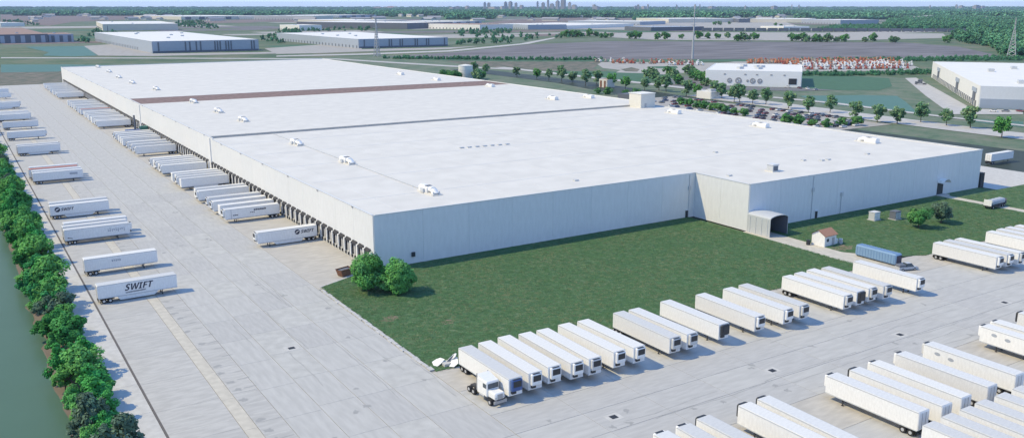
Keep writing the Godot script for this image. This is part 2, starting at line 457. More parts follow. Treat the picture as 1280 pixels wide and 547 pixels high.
func make_yard():
	# base under the paving shows dark in the joints
	ground("paving_base", rect(14.6, -822.0, 82.0, 60.0), -0.10, "joint")
	ground("paving_base", rect(82.0, -128.4, 330.0, 60.0), -0.10, "joint")
	# slabs of the trailer yard: lanes along z
	var yard := Node3D.new()
	yard.name = "concrete_yard"
	add_child(yard)
	yard.set_meta("kind", "structure")
	var xs := [14.8, 21.15, 31.3, 33.4, 37.6, 43.8, 50.2, 56.6, 65.0]
	var kinds := ["strip", "stall", "pad", "stall", "concrete", "concrete", "concrete", "concrete"]
	var step := 12.3
	var g := RandomNumberGenerator.new()
	g.seed = 55
	for k in kinds.size():
		var x0: float = xs[k] + 0.04
		var x1: float = xs[k + 1] - 0.04
		if k == 1: x0 += 0.3
		var z := -96.0
		var cut := -340.0 if k != 2 else -200.0
		var shift := g.randf() * 6.0
		z -= shift
		while z > cut:
			var zz := z - step
			var m: String = kinds[k]
			if m == "stall": m = ["stall_a", "stall_b"][g.randi() % 2]
			elif m == "concrete": m = ["concrete_a", "concrete_b", "concrete_a", "concrete_c"][g.randi() % 4]
			box_part("slab", Vector3((x0 + x1) * 0.5, -0.1, (z + zz) * 0.5), Vector3(x1 - x0, 0.2, step - 0.05), m, yard)
			z = zz
		# the far lane and the near end, too far off or out of view to tell the slabs apart
		var m2: String = {"strip": "strip", "stall": "stall_a", "pad": "pad", "concrete": "concrete_a"}[kinds[k]]
		box_part("paving", Vector3((x0 + x1) * 0.5, -0.1, (z - 820.0) * 0.5), Vector3(x1 - x0, 0.2, 820.0 + z), m2, yard)
		box_part("paving", Vector3((x0 + x1) * 0.5, -0.1, (58.0 - 96.0 - shift + 0.05) * 0.5), Vector3(x1 - x0, 0.2, 154.0 + shift - 0.06), m2, yard)
	# dock apron in front of the doors
	for i in 52:
		var z := -182.4 - i * 12.3
		if i < 22:
			box_part("slab", Vector3(73.4, -0.1, z - 6.15), Vector3(16.7, 0.2, 12.25), "apron", yard)
	box_part("paving", Vector3(73.4, -0.1, (-182.4 - 22 * 12.3 - 820.0) * 0.5), Vector3(16.7, 0.2, 820.0 - 182.4 - 22 * 12.3), "apron", yard)
	# cross street and trailer bays beside the lawn: lanes along x
	var zs := [-127.9, -118.4, -108.2, -101.0, -94.0, -86.0, -76.0, -66.0, -56.0]
	var ck := ["apron", "stall", "cross", "cross", "cross", "apron", "stall", "stall"]
	for k in ck.size():
		var x := 65.06
		while x < 245.0:
			var w := 12.3
			var m: String = ck[k]
			if m == "cross": m = ["cross_a", "cross_b"][g.randi() % 2]
			elif m == "stall": m = ["cross_a", "concrete_c"][g.randi() % 2]
			box_part("slab", Vector3(x + w * 0.5, -0.1, (zs[k] + zs[k + 1]) * 0.5), Vector3(w - 0.05, 0.2, zs[k + 1] - zs[k] - 0.08), m, yard)
			x += w
		box_part("paving", Vector3((x + 330.0) * 0.5, -0.1, (zs[k] + zs[k + 1]) * 0.5), Vector3(330.0 - x, 0.2, zs[k + 1] - zs[k] - 0.08), "cross_a", yard)
	box_part("paving", Vector3(197.5, -0.1, 1.0), Vector3(265.0, 0.2, 113.9), "cross_a", yard)
	# kerb between service strip and trailer stalls, its shadow line painted in dark
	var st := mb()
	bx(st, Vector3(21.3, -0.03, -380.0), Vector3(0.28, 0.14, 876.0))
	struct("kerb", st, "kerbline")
	# right-hand lot beyond the corner of the warehouse
	ground("side_lot", rect(302.5, -240.0, 344.0, -163.0), -0.02, "strip")
	# lawns: raised a hand above the paving, with a worn edge
	var lawn := mb()
	prism(lawn, [Vector2(65.9, -127.93), Vector2(66.2, -182.0), Vector2(68.0, -184.6), Vector2(81.5, -190.5), Vector2(184.0, -190.5), Vector2(184.0, -163.0), Vector2(182.6, -127.93)], -0.2, 0.10)
	struct("lawn", lawn, "lawn")
	lawn = mb()
	prism(lawn, [Vector2(191.0, -168.6), Vector2(275.2, -168.6), Vector2(275.2, -126.5), Vector2(206.0, -126.5), Vector2(197.0, -130.0), Vector2(190.2, -140.0)], -0.2, 0.10)
	struct("lawn", lawn, "lawn")
	lawn = mb()
	prism(lawn, [Vector2(279.4, -168.6), Vector2(301.0, -168.6), Vector2(301.0, -162.5), Vector2(345.0, -162.5), Vector2(345.0, -126.5), Vector2(279.4, -126.5)], -0.2, 0.10)
	struct("lawn", lawn, "lawn")
	ground("path", rect(182.6, -168.6, 197.5, -127.93), -0.015, "pad")
	ground("path", rect(275.2, -168.6, 279.4, -127.93), -0.015, "pad")
	# grass: tufts of blades all over the lawns, straying a little past their edges
	var blades := mb()
	var tg := RandomNumberGenerator.new()
	tg.seed = 2468
	for k in 9:
		var c := Vector3(tg.randf_range(-0.28, 0.28), 0, tg.randf_range(-0.28, 0.28))
		var a := tg.randf() * TAU
		var u := Vector3(cos(a), 0, sin(a)) * 0.06
		var top := c + Vector3(cos(a + 1.57), 0.0, sin(a + 1.57)) * tg.randf_range(0.14, 0.3) + Vector3(0, tg.randf_range(0.04, 0.09), 0)
		for p in [c - u, top, c + u]: blades.add_vertex(p)
	blades.generate_normals()
	var tuft := blades.commit()
	var areas := [[66.0, -189.8, 183.4, -127.9, 62000], [191.0, -168.0, 275.0, -126.6, 22000], [279.8, -162.0, 344.0, -126.6, 8000]]
	var mm := MultiMesh.new()
	mm.transform_format = MultiMesh.TRANSFORM_3D
	mm.use_colors = true
	mm.mesh = tuft
	var tf := []
	for ar in areas:
		for k in ar[4]:
			var x := tg.randf_range(ar[0] - 0.3, ar[2] + 0.2)
			var z := tg.randf_range(ar[1], ar[3] + 0.25)
			if x < 81.5 and z < -184.4 - (x - 67.5) * 0.43: continue
			if x > 190.0 and x < 206.0 and z > -140.0 + (x - 190.2) * 0.95: continue
			tf.append(Transform3D(Basis(Vector3.UP, tg.randf() * TAU).scaled(Vector3.ONE * tg.randf_range(0.6, 1.4)), Vector3(x, 0.09, z)))
	var patches := FastNoiseLite.new()
	patches.seed = 15
	patches.frequency = 0.06
	mm.instance_count = tf.size()
	for k in tf.size():
		mm.set_instance_transform(k, tf[k])
		var dry := tg.randf()
		var v := tg.randf_range(0.75, 1.3)
		mm.set_instance_color(k, Color(0.20 * v, 0.225 * v, 0.12 * v) if dry < 0.16 + 0.3 * patches.get_noise_2d(tf[k].origin.x, tf[k].origin.z) else Color(0.095 * v, 0.19 * v, 0.085 * v))
	var mi := MultiMeshInstance3D.new()
	mi.name = "grass"
	mi.multimesh = mm
	mi.material_override = mats.blade
	add_child(mi)
	mi.set_meta("kind", "stuff")
	tag(mi, "short green grass with dry tufts on the lawns", "grass")
	# worn earth in the lawn
	for a in [[Vector2(70.8, -156.5), 1.9], [Vector2(79.3, -148.3), 1.5], [Vector2(193.7, -142.0), 2.6], [Vector2(194.3, -136.1), 1.6]]:
		var pts := []
		var c: Vector2 = a[0]
		for i in 14:
			var r: float = a[1] * g.randf_range(0.45, 1.1)
			pts.append(c + Vector2(cos(TAU * i / 14.0) * r * 1.5, sin(TAU * i / 14.0) * r))
		ground("bare_patch", pts, 0.104, "bare_soil")
	# kerb stones along the two street edges of the lawn, weathered and uneven
	var kerb := Node3D.new()
	kerb.name = numbered("lawn_kerb")
	add_child(kerb)
	kerb.set_meta("kind", "structure")
	for i in 30:
		var z := -129.4 - i * 1.78
		var o := box_part("kerb_stone", Vector3(65.45 + g.randf_range(-0.12, 0.12), 0.03, z), Vector3(0.62, 0.26, 1.7) if i % 3 else Vector3(0.9, 0.2, 1.66), "kerb", kerb)
		o.rotation = Vector3(g.randf_range(-0.03, 0.03), g.randf_range(-0.05, 0.05), g.randf_range(-0.06, 0.06))
	for i in 9:
		var f := i / 8.0
		var o := box_part("kerb_stone", Vector3(lerpf(66.6, 80.6, f), 0.03, lerpf(-184.2, -190.6, f)), Vector3(1.66, 0.24, 0.5), "kerb", kerb)
		o.rotation.y = 0.42 + g.randf_range(-0.05, 0.05)
	# worn stall lines, oil smudges where tractors stand, sealed cracks
	var lines := Node3D.new()
	lines.name = "stall_markings"
	add_child(lines)
	lines.set_meta("kind", "structure")
	for i in 62:
		var z := -112.0 - i * 4.1
		if g.randf() < 0.25: continue
		var x0 := 22.0 + g.randf_range(0.0, 2.5)
		var x1 := 31.0 - g.randf_range(0.0, 3.0)
		box_part("stall_line", Vector3((x0 + x1) * 0.5, 0.003, z), Vector3(x1 - x0, 0.006, 0.16), "faded_paint", lines)
		box_part("stall_line", Vector3(35.6 + g.randf_range(-0.5, 0.5), 0.003, z), Vector3(3.2, 0.006, 0.16), "faded_paint", lines)
	var oil := mb()
	for i in 120:
		var blot := i % 2 == 0
		if g.randf() < 0.28: continue
		var c := Vector2(34.3 + g.randf_range(-0.4, 0.5) if blot else 36.4 + g.randf_range(-0.8, 0.8), -110.0 - (i / 2) * 4.1 + g.randf_range(-0.5, 0.5))
		var pts := []
		for k in 12:
			var r := g.randf_range(0.35, 1.05)
			pts.append(c + Vector2(cos(TAU * k / 12.0) * r * (1.0 if blot else 1.5), sin(TAU * k / 12.0) * r * (0.85 if blot else 0.3)))
		prism(oil, pts, 0.004 + 0.0004 * (i % 5), 0.004 + 0.0004 * (i % 5))
	for i in 46:
		var c := Vector2(g.randf_range(40.0, 63.0), g.randf_range(-110.0, -330.0)) if i < 26 else Vector2(g.randf_range(70.0, 190.0), g.randf_range(-106.0, -88.0))
		var pts := []
		for k in 11:
			var r := g.randf_range(0.25, 0.8) * (0.5 + g.randf())
			pts.append(c + Vector2(cos(TAU * k / 11.0), sin(TAU * k / 11.0)) * r)
		prism(oil, pts, 0.007, 0.007)
	var oo := struct("oil_stains", oil, "oil")
	oo.set_meta("kind", "stuff")
	tag(oo, "dark oil smudges on the concrete stalls and lanes", "stains")
	var crack := mb()
	for i in 26:
		var along_z := i < 15
		var p := Vector2(g.randf_range(39.0, 64.0), g.randf_range(-105.0, -300.0)) if along_z else Vector2(g.randf_range(68.0, 190.0), g.randf_range(-107.0, -87.0))
		for k in g.randi_range(8, 22):
			var q := p + (Vector2(g.randf_range(-0.22, 0.22), -g.randf_range(1.0, 2.2)) if along_z else Vector2(g.randf_range(1.0, 2.2), g.randf_range(-0.22, 0.22)))
			var w := (q - p).orthogonal().normalized() * g.randf_range(0.03, 0.09)
			quad(crack, Vector3(p.x - w.x, 0.009, p.y - w.y), Vector3(q.x - w.x, 0.009, q.y - w.y), Vector3(q.x + w.x, 0.009, q.y + w.y), Vector3(p.x + w.x, 0.009, p.y + w.y))
			p = q
	var co := struct("sealed_cracks", crack, "oil")
	co.set_meta("kind", "stuff")
	tag(co, "thin dark sealed cracks wandering over the yard concrete", "cracks")
	# manhole covers and drains
	for p in [Vector2(48.3, -151.9), Vector2(115.4, -96.8), Vector2(149.7, -95.5), Vector2(80.8, -97.6), Vector2(185.7, -95.2)]:
		var t := thing("storm_drain", "dark iron drain grate set in a pale collar in the concrete", "drain", Vector3(p.x, 0.0, p.y), 0.0, "drains in the yard paving")
		var s := mb()
		bx(s, Vector3(0, 0.006, 0), Vector3(2.6, 0.02, 2.2))
		obj("collar", s, "strip", t)
		s = mb()
		for k in 5: bx(s, Vector3(-0.44 + k * 0.22, 0.03, 0), Vector3(0.15, 0.03, 0.9))
		bx(s, Vector3(0, 0.02, 0), Vector3(1.2, 0.02, 1.1))
		obj("grate", s, "dark", t)

# ---------------------------------------------------------------- warehouse
func make_warehouse():
	var t := thing("warehouse", "huge low white warehouse with dock doors along its long wall", "warehouse", Vector3(82.0, 0, -190.0))
	# local frame: x to the right along the short wall, -z away along the dock wall
	var H := 13.4
	var g := RandomNumberGenerator.new()
	g.seed = 77
	# roofs: near section (with the part that juts out), middle and far sections
	var st := mb()
	prism(st, [Vector2(0.2, -0.2), Vector2(104.2, -0.2), Vector2(104.2, 21.3), Vector2(218.3, 21.3), Vector2(218.3, -152.0), Vector2(0.2, -152.0)], 12.6, H - 0.35)
	obj("roof", st, "roof", t)
	st = mb()
	prism(st, [Vector2(0.2, -152.0), Vector2(222.0, -152.0), Vector2(222.0, -290.0), Vector2(0.2, -290.0)], 12.6, H + 0.15)
	obj("roof", st, "roof_b", t)
	st = mb()
	prism(st, [Vector2(0.2, -321.0), Vector2(222.0, -321.0), Vector2(222.0, -620.0), Vector2(0.2, -620.0)], 12.6, H + 0.15)
	obj("roof", st, "roof", t)
	st = mb()
	prism(st, [Vector2(0.2, -290.0), Vector2(222.0, -290.0), Vector2(222.0, -321.0), Vector2(0.2, -321.0)], 12.6, H + 0.08)
	obj("roof_strip", st, "roof_brown", t).set_meta("label", "brown gravel strip between two white roofs")
	box_part("parapet", Vector3(109.0, 13.2, -152.2), Vector3(218.0, 1.2, 0.5), "parapet", t)
	# roofing sheets' welded seams, two kinds of low ridges
	for i in 14:
		box_part("roof_seam", Vector3(8.0 + i * 15.4 + g.randf(), H - 0.345, -76.0), Vector3(0.2, 0.06, 151.0), "top_b", t)
	for i in 5:
		box_part("roof_seam", Vector3(110.0, H - 0.343, -20.0 - i * 28.0), Vector3(215.0, 0.06, 0.2), "top_b", t)
	# wall panels, each cast slab its own piece, set with open joints over a dark core
	st = mb()
	prism(st, [Vector2(0.25, -0.25), Vector2(104.25, -0.25), Vector2(104.25, 21.25), Vector2(218.25, 21.25), Vector2(218.25, -152.0), Vector2(221.9, -152.0), Vector2(221.9, -619.8), Vector2(0.25, -619.8)], 0.0, 12.5)
	obj("core_wall", st, "trim_grey", t)
	var wm := ["wall_a", "wall_b", "wall_c", "wall_a"]
	var n := 51
	var w := 620.0 / n
	for i in n:
		var hh := H if i < 12 else H + 0.5
		box_part("wall_panel", Vector3(-0.02, hh * 0.5 + 0.6, -w * (i + 0.5)), Vector3(0.3, hh - 1.2, w - 0.05), wm[g.randi() % 4], t)
	for i in 8:
		var pw := 104.0 / 8
		box_part("wall_panel", Vector3(pw * (i + 0.5), H * 0.5, 0.0), Vector3(pw - 0.04, H, 0.3), wm[g.randi() % 4], t)
	for i in 2:
		box_part("wall_panel", Vector3(104.0, H * 0.5, 0.15 + 21.35 / 2 * (i + 0.5)), Vector3(0.3, H, 21.35 / 2 - 0.04), wm[g.randi() % 4], t)
	for i in 9:
		var pw := 114.4 / 9
		box_part("wall_panel", Vector3(103.98 + pw * (i + 0.5), H * 0.5, 21.5), Vector3(pw - 0.04, H, 0.3), wm[g.randi() % 4], t)
	for i in 13:
		var pw := 173.0 / 13
		box_part("wall_panel", Vector3(218.4, H * 0.5, 21.3 - pw * (i + 0.5)), Vector3(0.3, H, pw - 0.04), wm[g.randi() % 4], t)
	box_part("wall_panel", Vector3(222.1, H * 0.5 + 0.25, -386.0), Vector3(0.3, H + 0.5, 467.6), "wall_a", t)
	box_part("wall_panel", Vector3(111.0, H * 0.5 + 0.25, -620.0), Vector3(221.6, H + 0.5, 0.3), "wall_b", t)
	# coping along the tops
	for a in [[Vector3(-0.02, H + 0.02, -73.3), Vector3(0.5, 0.16, 146.0)], [Vector3(52.1, H + 0.02, 0.0), Vector3(103.5, 0.16, 0.5)], [Vector3(103.98, H + 0.02, 10.9), Vector3(0.5, 0.16, 21.1)], [Vector3(161.3, H + 0.02, 21.5), Vector3(114.8, 0.16, 0.5)], [Vector3(218.4, H + 0.02, -65.0), Vector3(0.5, 0.16, 172.4)], [Vector3(-0.02, H + 0.52, -383.0), Vector3(0.5, 0.16, 473.0)]]:
		box_part("coping", a[0], a[1], "coping", t)
	# scuppers and downpipes on the dock wall, one at each third joint
	for i in 26:
		box_part("scupper", Vector3(-0.3, (H if i < 6 else H + 0.5) - 0.18, -w * (2 * i + 1.0)), Vector3(0.26, 0.3, 0.7), "trim_grey", t)
	box_part("corner_trim", Vector3(-0.35, 7.0, -150.6), Vector3(0.4, 13.2, 2.2), "white_c", t)
	box_part("corner_trim", Vector3(-0.35, 7.0, -288.8), Vector3(0.4, 13.2, 2.2), "white_c", t)
	# the dock: a ledge, and a row of doors each with its black seal
	box_part("dock_ledge", Vector3(-0.35, 0.55, -310.0), Vector3(0.5, 1.1, 612.0), "concrete_c", t)
	var seal := mb()
	for s in [-1, 1]:
		bx(seal, Vector3(-0.36, 2.55, s * 1.2), Vector3(0.5, 3.5, 0.26))
		bx(seal, Vector3(-0.75, 0.75, s * 0.9), Vector3(0.3, 0.7, 0.3))
	# the head curtain leans out over the opening
	quad(seal, Vector3(-0.1, 4.8, -1.45), Vector3(-0.1, 4.8, 1.45), Vector3(-0.7, 4.25, 1.45), Vector3(-0.7, 4.25, -1.45))
	bx(seal, Vector3(-0.5, 4.05, 0), Vector3(0.6, 0.42, 2.66))
	seal.generate_normals()
	var seal_mesh := seal.commit()
	for i in 148:
		var z := -3.2 - i * 4.12
		if absf(z + 150.6) < 2.6 or absf(z + 288.8) < 2.6: continue
		var d := box_part("dock_door", Vector3(-0.2, 2.55, z), Vector3(0.12, 3.0, 2.6), "door", t)
		var s := obj("dock_seal", seal_mesh, "seal", d)
		s.position = Vector3(0.2, -2.55, 0)
		box_part("dock_post", Vector3(-0.3, 0.0, 2.06), Vector3(0.5, 3.4, 0.7), "white_c", d)
	# small doors and fittings on the short wall
	var fit := func(x: float, z: float):
		var d := box_part("door", Vector3(x, 1.1, z + 0.2), Vector3(1.0, 2.2, 0.1), "dark", t)
		box_part("lintel", Vector3(0, 1.25, 0.15), Vector3(1.4, 0.12, 0.5), "coping", d)
	fit.call(101.0, 0.0)
	fit.call(133.0, 21.5)
	box_part("vent", Vector3(10.1, 2.4, 0.3), Vector3(0.9, 1.1, 0.4), "dark", t)
	for p in [[101.6, 0.22], [130.6, 21.72], [144.0, 21.72]]:
		st = mb()
		tube(st, Vector3(p[0], 0.2, p[1]), Vector3(p[0], 13.0 if p[0] < 140.0 else 6.0, p[1]), 0.14, 0.14, 8)
		bx(st, Vector3(p[0], 9.0 if p[0] < 140.0 else 6.2, p[1] + 0.1), Vector3(0.9, 1.2, 0.5))
		obj("downpipe", st, "galv", t)
	# the doorway at the far right of the jutting wall, hooded
	var hd := box_part("service_door", Vector3(195.4, 2.2, 21.72), Vector3(3.2, 4.4, 0.14), "dark", t)
	st = mb()
	for i in 8:
		var a0 := PI * i / 8.0; var a1 := PI * (i + 1) / 8.0
		quad(st, Vector3(cos(a0) * 2.0, 2.2 + sin(a0) * 1.3, 0.05), Vector3(cos(a0) * 2.0, 2.2 + sin(a0) * 1.3, 2.4), Vector3(cos(a1) * 2.0, 2.2 + sin(a1) * 1.3, 2.4), Vector3(cos(a1) * 2.0, 2.2 + sin(a1) * 1.3, 0.05))
	obj("door_hood", st, "white_c", hd)
	box_part("step", Vector3(0, -2.0, 1.2), Vector3(4.6, 0.4, 2.2), "concrete_c", hd)
	box_part("corner_guard", Vector3(219.8, 2.6, 20.4), Vector3(2.2, 5.2, 3.4), "dark", t)
	# the vaulted canopy over the drive-in door beside the inner corner
	st = mb()
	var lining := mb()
	var prof := []
	for i in 15:
		var a := PI * i / 14.0
		prof.append(Vector2(-cos(a) * 3.6, 5.0 + sin(a) * 0.9))
	prof.push_front(Vector2(-3.6, 0.0))
	prof.append(Vector2(3.6, 0.0))
	for i in prof.size() - 1:
		var a: Vector2 = prof[i]; var b: Vector2 = prof[i + 1]
		quad(st, Vector3(a.x, a.y, 0), Vector3(b.x, b.y, 0), Vector3(b.x, b.y, 8.2), Vector3(a.x, a.y, 8.2))
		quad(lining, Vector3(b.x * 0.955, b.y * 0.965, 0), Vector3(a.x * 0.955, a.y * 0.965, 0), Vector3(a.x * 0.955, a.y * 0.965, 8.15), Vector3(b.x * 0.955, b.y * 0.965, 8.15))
		quad(st, Vector3(a.x, a.y, 8.2), Vector3(b.x, b.y, 8.2), Vector3(b.x * 0.96, b.y * 0.97, 8.2), Vector3(a.x * 0.96, a.y * 0.97, 8.2))
	var can := obj("entrance_canopy", st, "galv", t)
	can.position = Vector3(107.3, 0, 21.65)
	obj("lining", lining, "slate", can)  # inner skin coloured dark to stand for the shade inside the canopy
	st = mb()
	bx(st, Vector3(0, 2.4, 0.12), Vector3(6.0, 4.8, 0.16))
	obj("drive_in_door", st, "dark", can)
	for i in 4:
		st = mb()
		bx(st, Vector3(-3.66, 2.4, 1.0 + i * 2.1), Vector3(0.12, 4.6, 0.14))
		obj("rib", st, "coping", can)
	# the stair tower on the right-hand edge of the roof
	var pent := box_part("roof_tower", Vector3(210.0, 16.3, -148.0), Vector3(9.0, 7.0, 9.0), "cream", t)
	box_part("tower_cap", Vector3(0, 3.6, 0), Vector3(9.6, 0.25, 9.6), "far_white", pent)
	box_part("tower_door", Vector3(-1.5, -2.2, 4.55), Vector3(1.2, 2.3, 0.1), "door", pent)
	# rooftop machinery: things that stand on the roof
	var proto := rooftop_unit()
	var first := true
	var spots := [[Vector2(105.0, -309.5), 0], [Vector2(105.5, -263.2), 1], [Vector2(106.2, -207.8), 2], [Vector2(107.1, -383.5), 3], [Vector2(106.8, -422.5), 4], [Vector2(107.3, -472.5), 5], [Vector2(106.0, -558.7), 6], [Vector2(102.4, -614.3), 7], [Vector2(103.0, -668.4), 8], [Vector2(106.2, -730.2), 9], [Vector2(107.4, -793.5), 10]]
	var where := ["near edge of the brown-free front roof, farthest from its corner", "middle of the front roof's three", "corner of the front roof above the trees"]
	for s in spots:
		var k: int = s[1]
		var lab := ""
		if k == 0: lab = "white rooftop air unit just in front of the grey parapet line"
		elif k == 1: lab = "white rooftop air unit between two others on the front roof"
		elif k == 2: lab = "white rooftop air unit nearest the leafy corner of the front roof"
		elif k < 6: lab = ["white rooftop air unit just behind the grey parapet line", "white rooftop air unit, second behind the grey parapet line", "white rooftop air unit beside the brown roof strip"][k - 3]
		else: lab = "white rooftop air unit, " + nth(k - 6) + " beyond the brown roof strip"
		var y := 13.05 if k < 3 else 13.55
		var at := Vector3(s[0].x, y, s[0].y)
		if first:
			proto.position = at
			tag(proto, lab, "air unit", "rooftop units in a line along the dock side")
			first = false
		else:
			dup(proto, "rooftop_unit", at, 0.0, lab, "air unit", "rooftop units in a line along the dock side")
	for s in [[Vector2(283.7, -471.0), "at the far end of the brown strip"], [Vector2(271.7, -386.9), "on the right-hand edge of the middle roof"], [Vector2(293.0, -383.5), "on the middle roof near the cream stair tower"], [Vector2(278.7, -532.1), "on the far roof in front of the white tank"], [Vector2(280.2, -590.8), "at the far right edge of the third roof"], [Vector2(286.0, -308.6), "on the front roof beside the cream stair tower"], [Vector2(283.1, -253.3), "on the front roof near the parked cars"], [Vector2(284.0, -202.4), "on the front roof above the dark channel"]]:
		dup(proto, "rooftop_unit", Vector3(s[0].x, 13.05 if s[0].y > -341.0 else 13.55, s[0].y), PI, "white roof unit " + s[1], "air unit", "rooftop units along the far side")
	# grey unit above the jutting corner, hatches and vents
	var pu := thing("exhaust_fan", "grey boxy exhaust fan on the roof above the vaulted canopy", "fan", Vector3(Vector2(208.7, -180.6).x, 13.05, Vector2(208.7, -180.6).y))
	box_part("housing", Vector3(0, 1.0, 0), Vector3(2.4, 2.0, 2.4), "galv", pu)
	box_part("louvre", Vector3(0, 1.0, 1.24), Vector3(1.8, 1.3, 0.1), "slate", pu)
	box_part("lid", Vector3(0, 2.12, 0), Vector3(2.8, 0.22, 2.8), "coping", pu)
	box_part("kerb", Vector3(0, 0.08, 0), Vector3(3.4, 0.3, 3.4), "roof_b", pu)
	for i in 7:
		var p: Vector2 = Vector2(151.1, -270.2)
		var q: Vector2 = Vector2(169.1, -268.7)
		var c := p.lerp(q, i / 6.0)
		var v := thing("roof_vent", "small grey vent in a short row across the white front roof", "vent", Vector3(c.x, 13.05, c.y), 0.0, "short row of roof vents")
		box_part("curb", Vector3(0, 0.12, 0), Vector3(1.4, 0.24, 0.8), "galv", v)
		box_part("cap", Vector3(0, 0.32, 0), Vector3(1.6, 0.14, 1.0), "galv", v)
	for p in [Vector2(231.8, -188.1), Vector2(236.8, -184.9), Vector2(239.8, -184.8), Vector2(191.9, -182.0), Vector2(260.3, -185.1), Vector2(219.5, -215.1), Vector2(149.3, -200.3)]:
		var v := thing("roof_hatch", "low pale hatch lying flat on the white front roof", "hatch", Vector3(p.x, 13.05, p.y), 0.0, "hatches on the front roof")
		box_part("frame", Vector3(0, 0.15, 0), Vector3(1.3, 0.3, 1.1), "galv", v)
		box_part("lid", Vector3(0, 0.34, 0), Vector3(1.4, 0.1, 1.2), "top_a", v)
	# the conduit that links the units
	st = mb()
	tube(st, Vector3(106.2, 13.22, -203.0), Vector3(106.2, 13.22, -341.0), 0.11, 0.11, 6)
	for i in 12: bx(st, Vector3(106.2, 13.1, -206.0 - i * 11.5), Vector3(0.5, 0.14, 0.3))
	tag(obj("conduit", st, "galv"), "thin grey pipe linking the air units along the roof", "pipe")

func rooftop_unit() -> Node3D:
	var t := thing("rooftop_unit", "white rooftop air unit", "air unit")
	t.scale = Vector3(1.0, 0.8, 1.0)
	box_part("curb", Vector3(0, 0.15, 0), Vector3(3.0, 0.34, 9.2), "roof_b", t)
	var st := mb()
	# cabinet with a rounded back
	var prof := [Vector2(-1.2, 0.3), Vector2(-1.2, 1.6), Vector2(-1.0, 2.0), Vector2(-0.6, 2.3), Vector2(0.6, 2.3), Vector2(1.0, 2.0), Vector2(1.2, 1.6), Vector2(1.2, 0.3)]
	for i in prof.size() - 1:
		var a: Vector2 = prof[i]; var b: Vector2 = prof[i + 1]
		quad(st, Vector3(a.x, a.y, -4.2), Vector3(b.x, b.y, -4.2), Vector3(b.x, b.y, 0.6), Vector3(a.x, a.y, 0.6))
	for zz in [-4.2, 0.6]:
		for i in range(1, prof.size() - 1):
			for p in [prof[0], prof[i], prof[i + 1]]: st.add_vertex(Vector3(p.x, p.y, zz))
	obj("cabinet", st, "white_c", t)
	st = mb()
	tube(st, Vector3(0, 1.4, 0.6), Vector3(0, 1.5, 2.2), 0.95, 0.95, 12)
	tube(st, Vector3(0, 1.5, 2.2), Vector3(0, 0.2, 3.6), 0.95, 0.95, 12)
	obj("elbow_duct", st, "white_a", t)
	st = mb()
	bx(st, Vector3(-1.5, 0.9, -1.2), Vector3(0.6, 1.2, 1.6))
	obj("intake_hood", st, "galv", t)
	box_part("louvre", Vector3(0, 2.34, -0.6), Vector3(1.6, 0.08, 1.6), "slate", t)
	st = mb()
	for s in [-1, 1]:
		tube(st, Vector3(s * 0.9, 0.2, 3.9), Vector3(s * 0.9, 1.3, 3.9), 0.18, 0.18, 6)
	obj("vent_stack", st, "galv", t)
	return t

# ---------------------------------------------------------------- trailers
func wheel_part(parent: Node3D, at: Vector3, r: float, w: float):
	if not protos.has("tyre%.2f" % r):
		var st := mb()
		tube(st, Vector3(0, 0, -w * 0.5), Vector3(0, 0, w * 0.5), r, r, 14)
		st.generate_normals()
		protos["tyre%.2f" % r] = st.commit()
		st = mb()
		tube(st, Vector3(0, 0, -w * 0.5 - 0.015), Vector3(0, 0, w * 0.5 + 0.015), r * 0.52, r * 0.52, 10)
		st.generate_normals()
		protos["rim%.2f" % r] = st.commit()
	var o := obj("wheel", protos["tyre%.2f" % r], "tyre", parent)
	o.position = at
	obj("rim", protos["rim%.2f" % r], "rim", o)

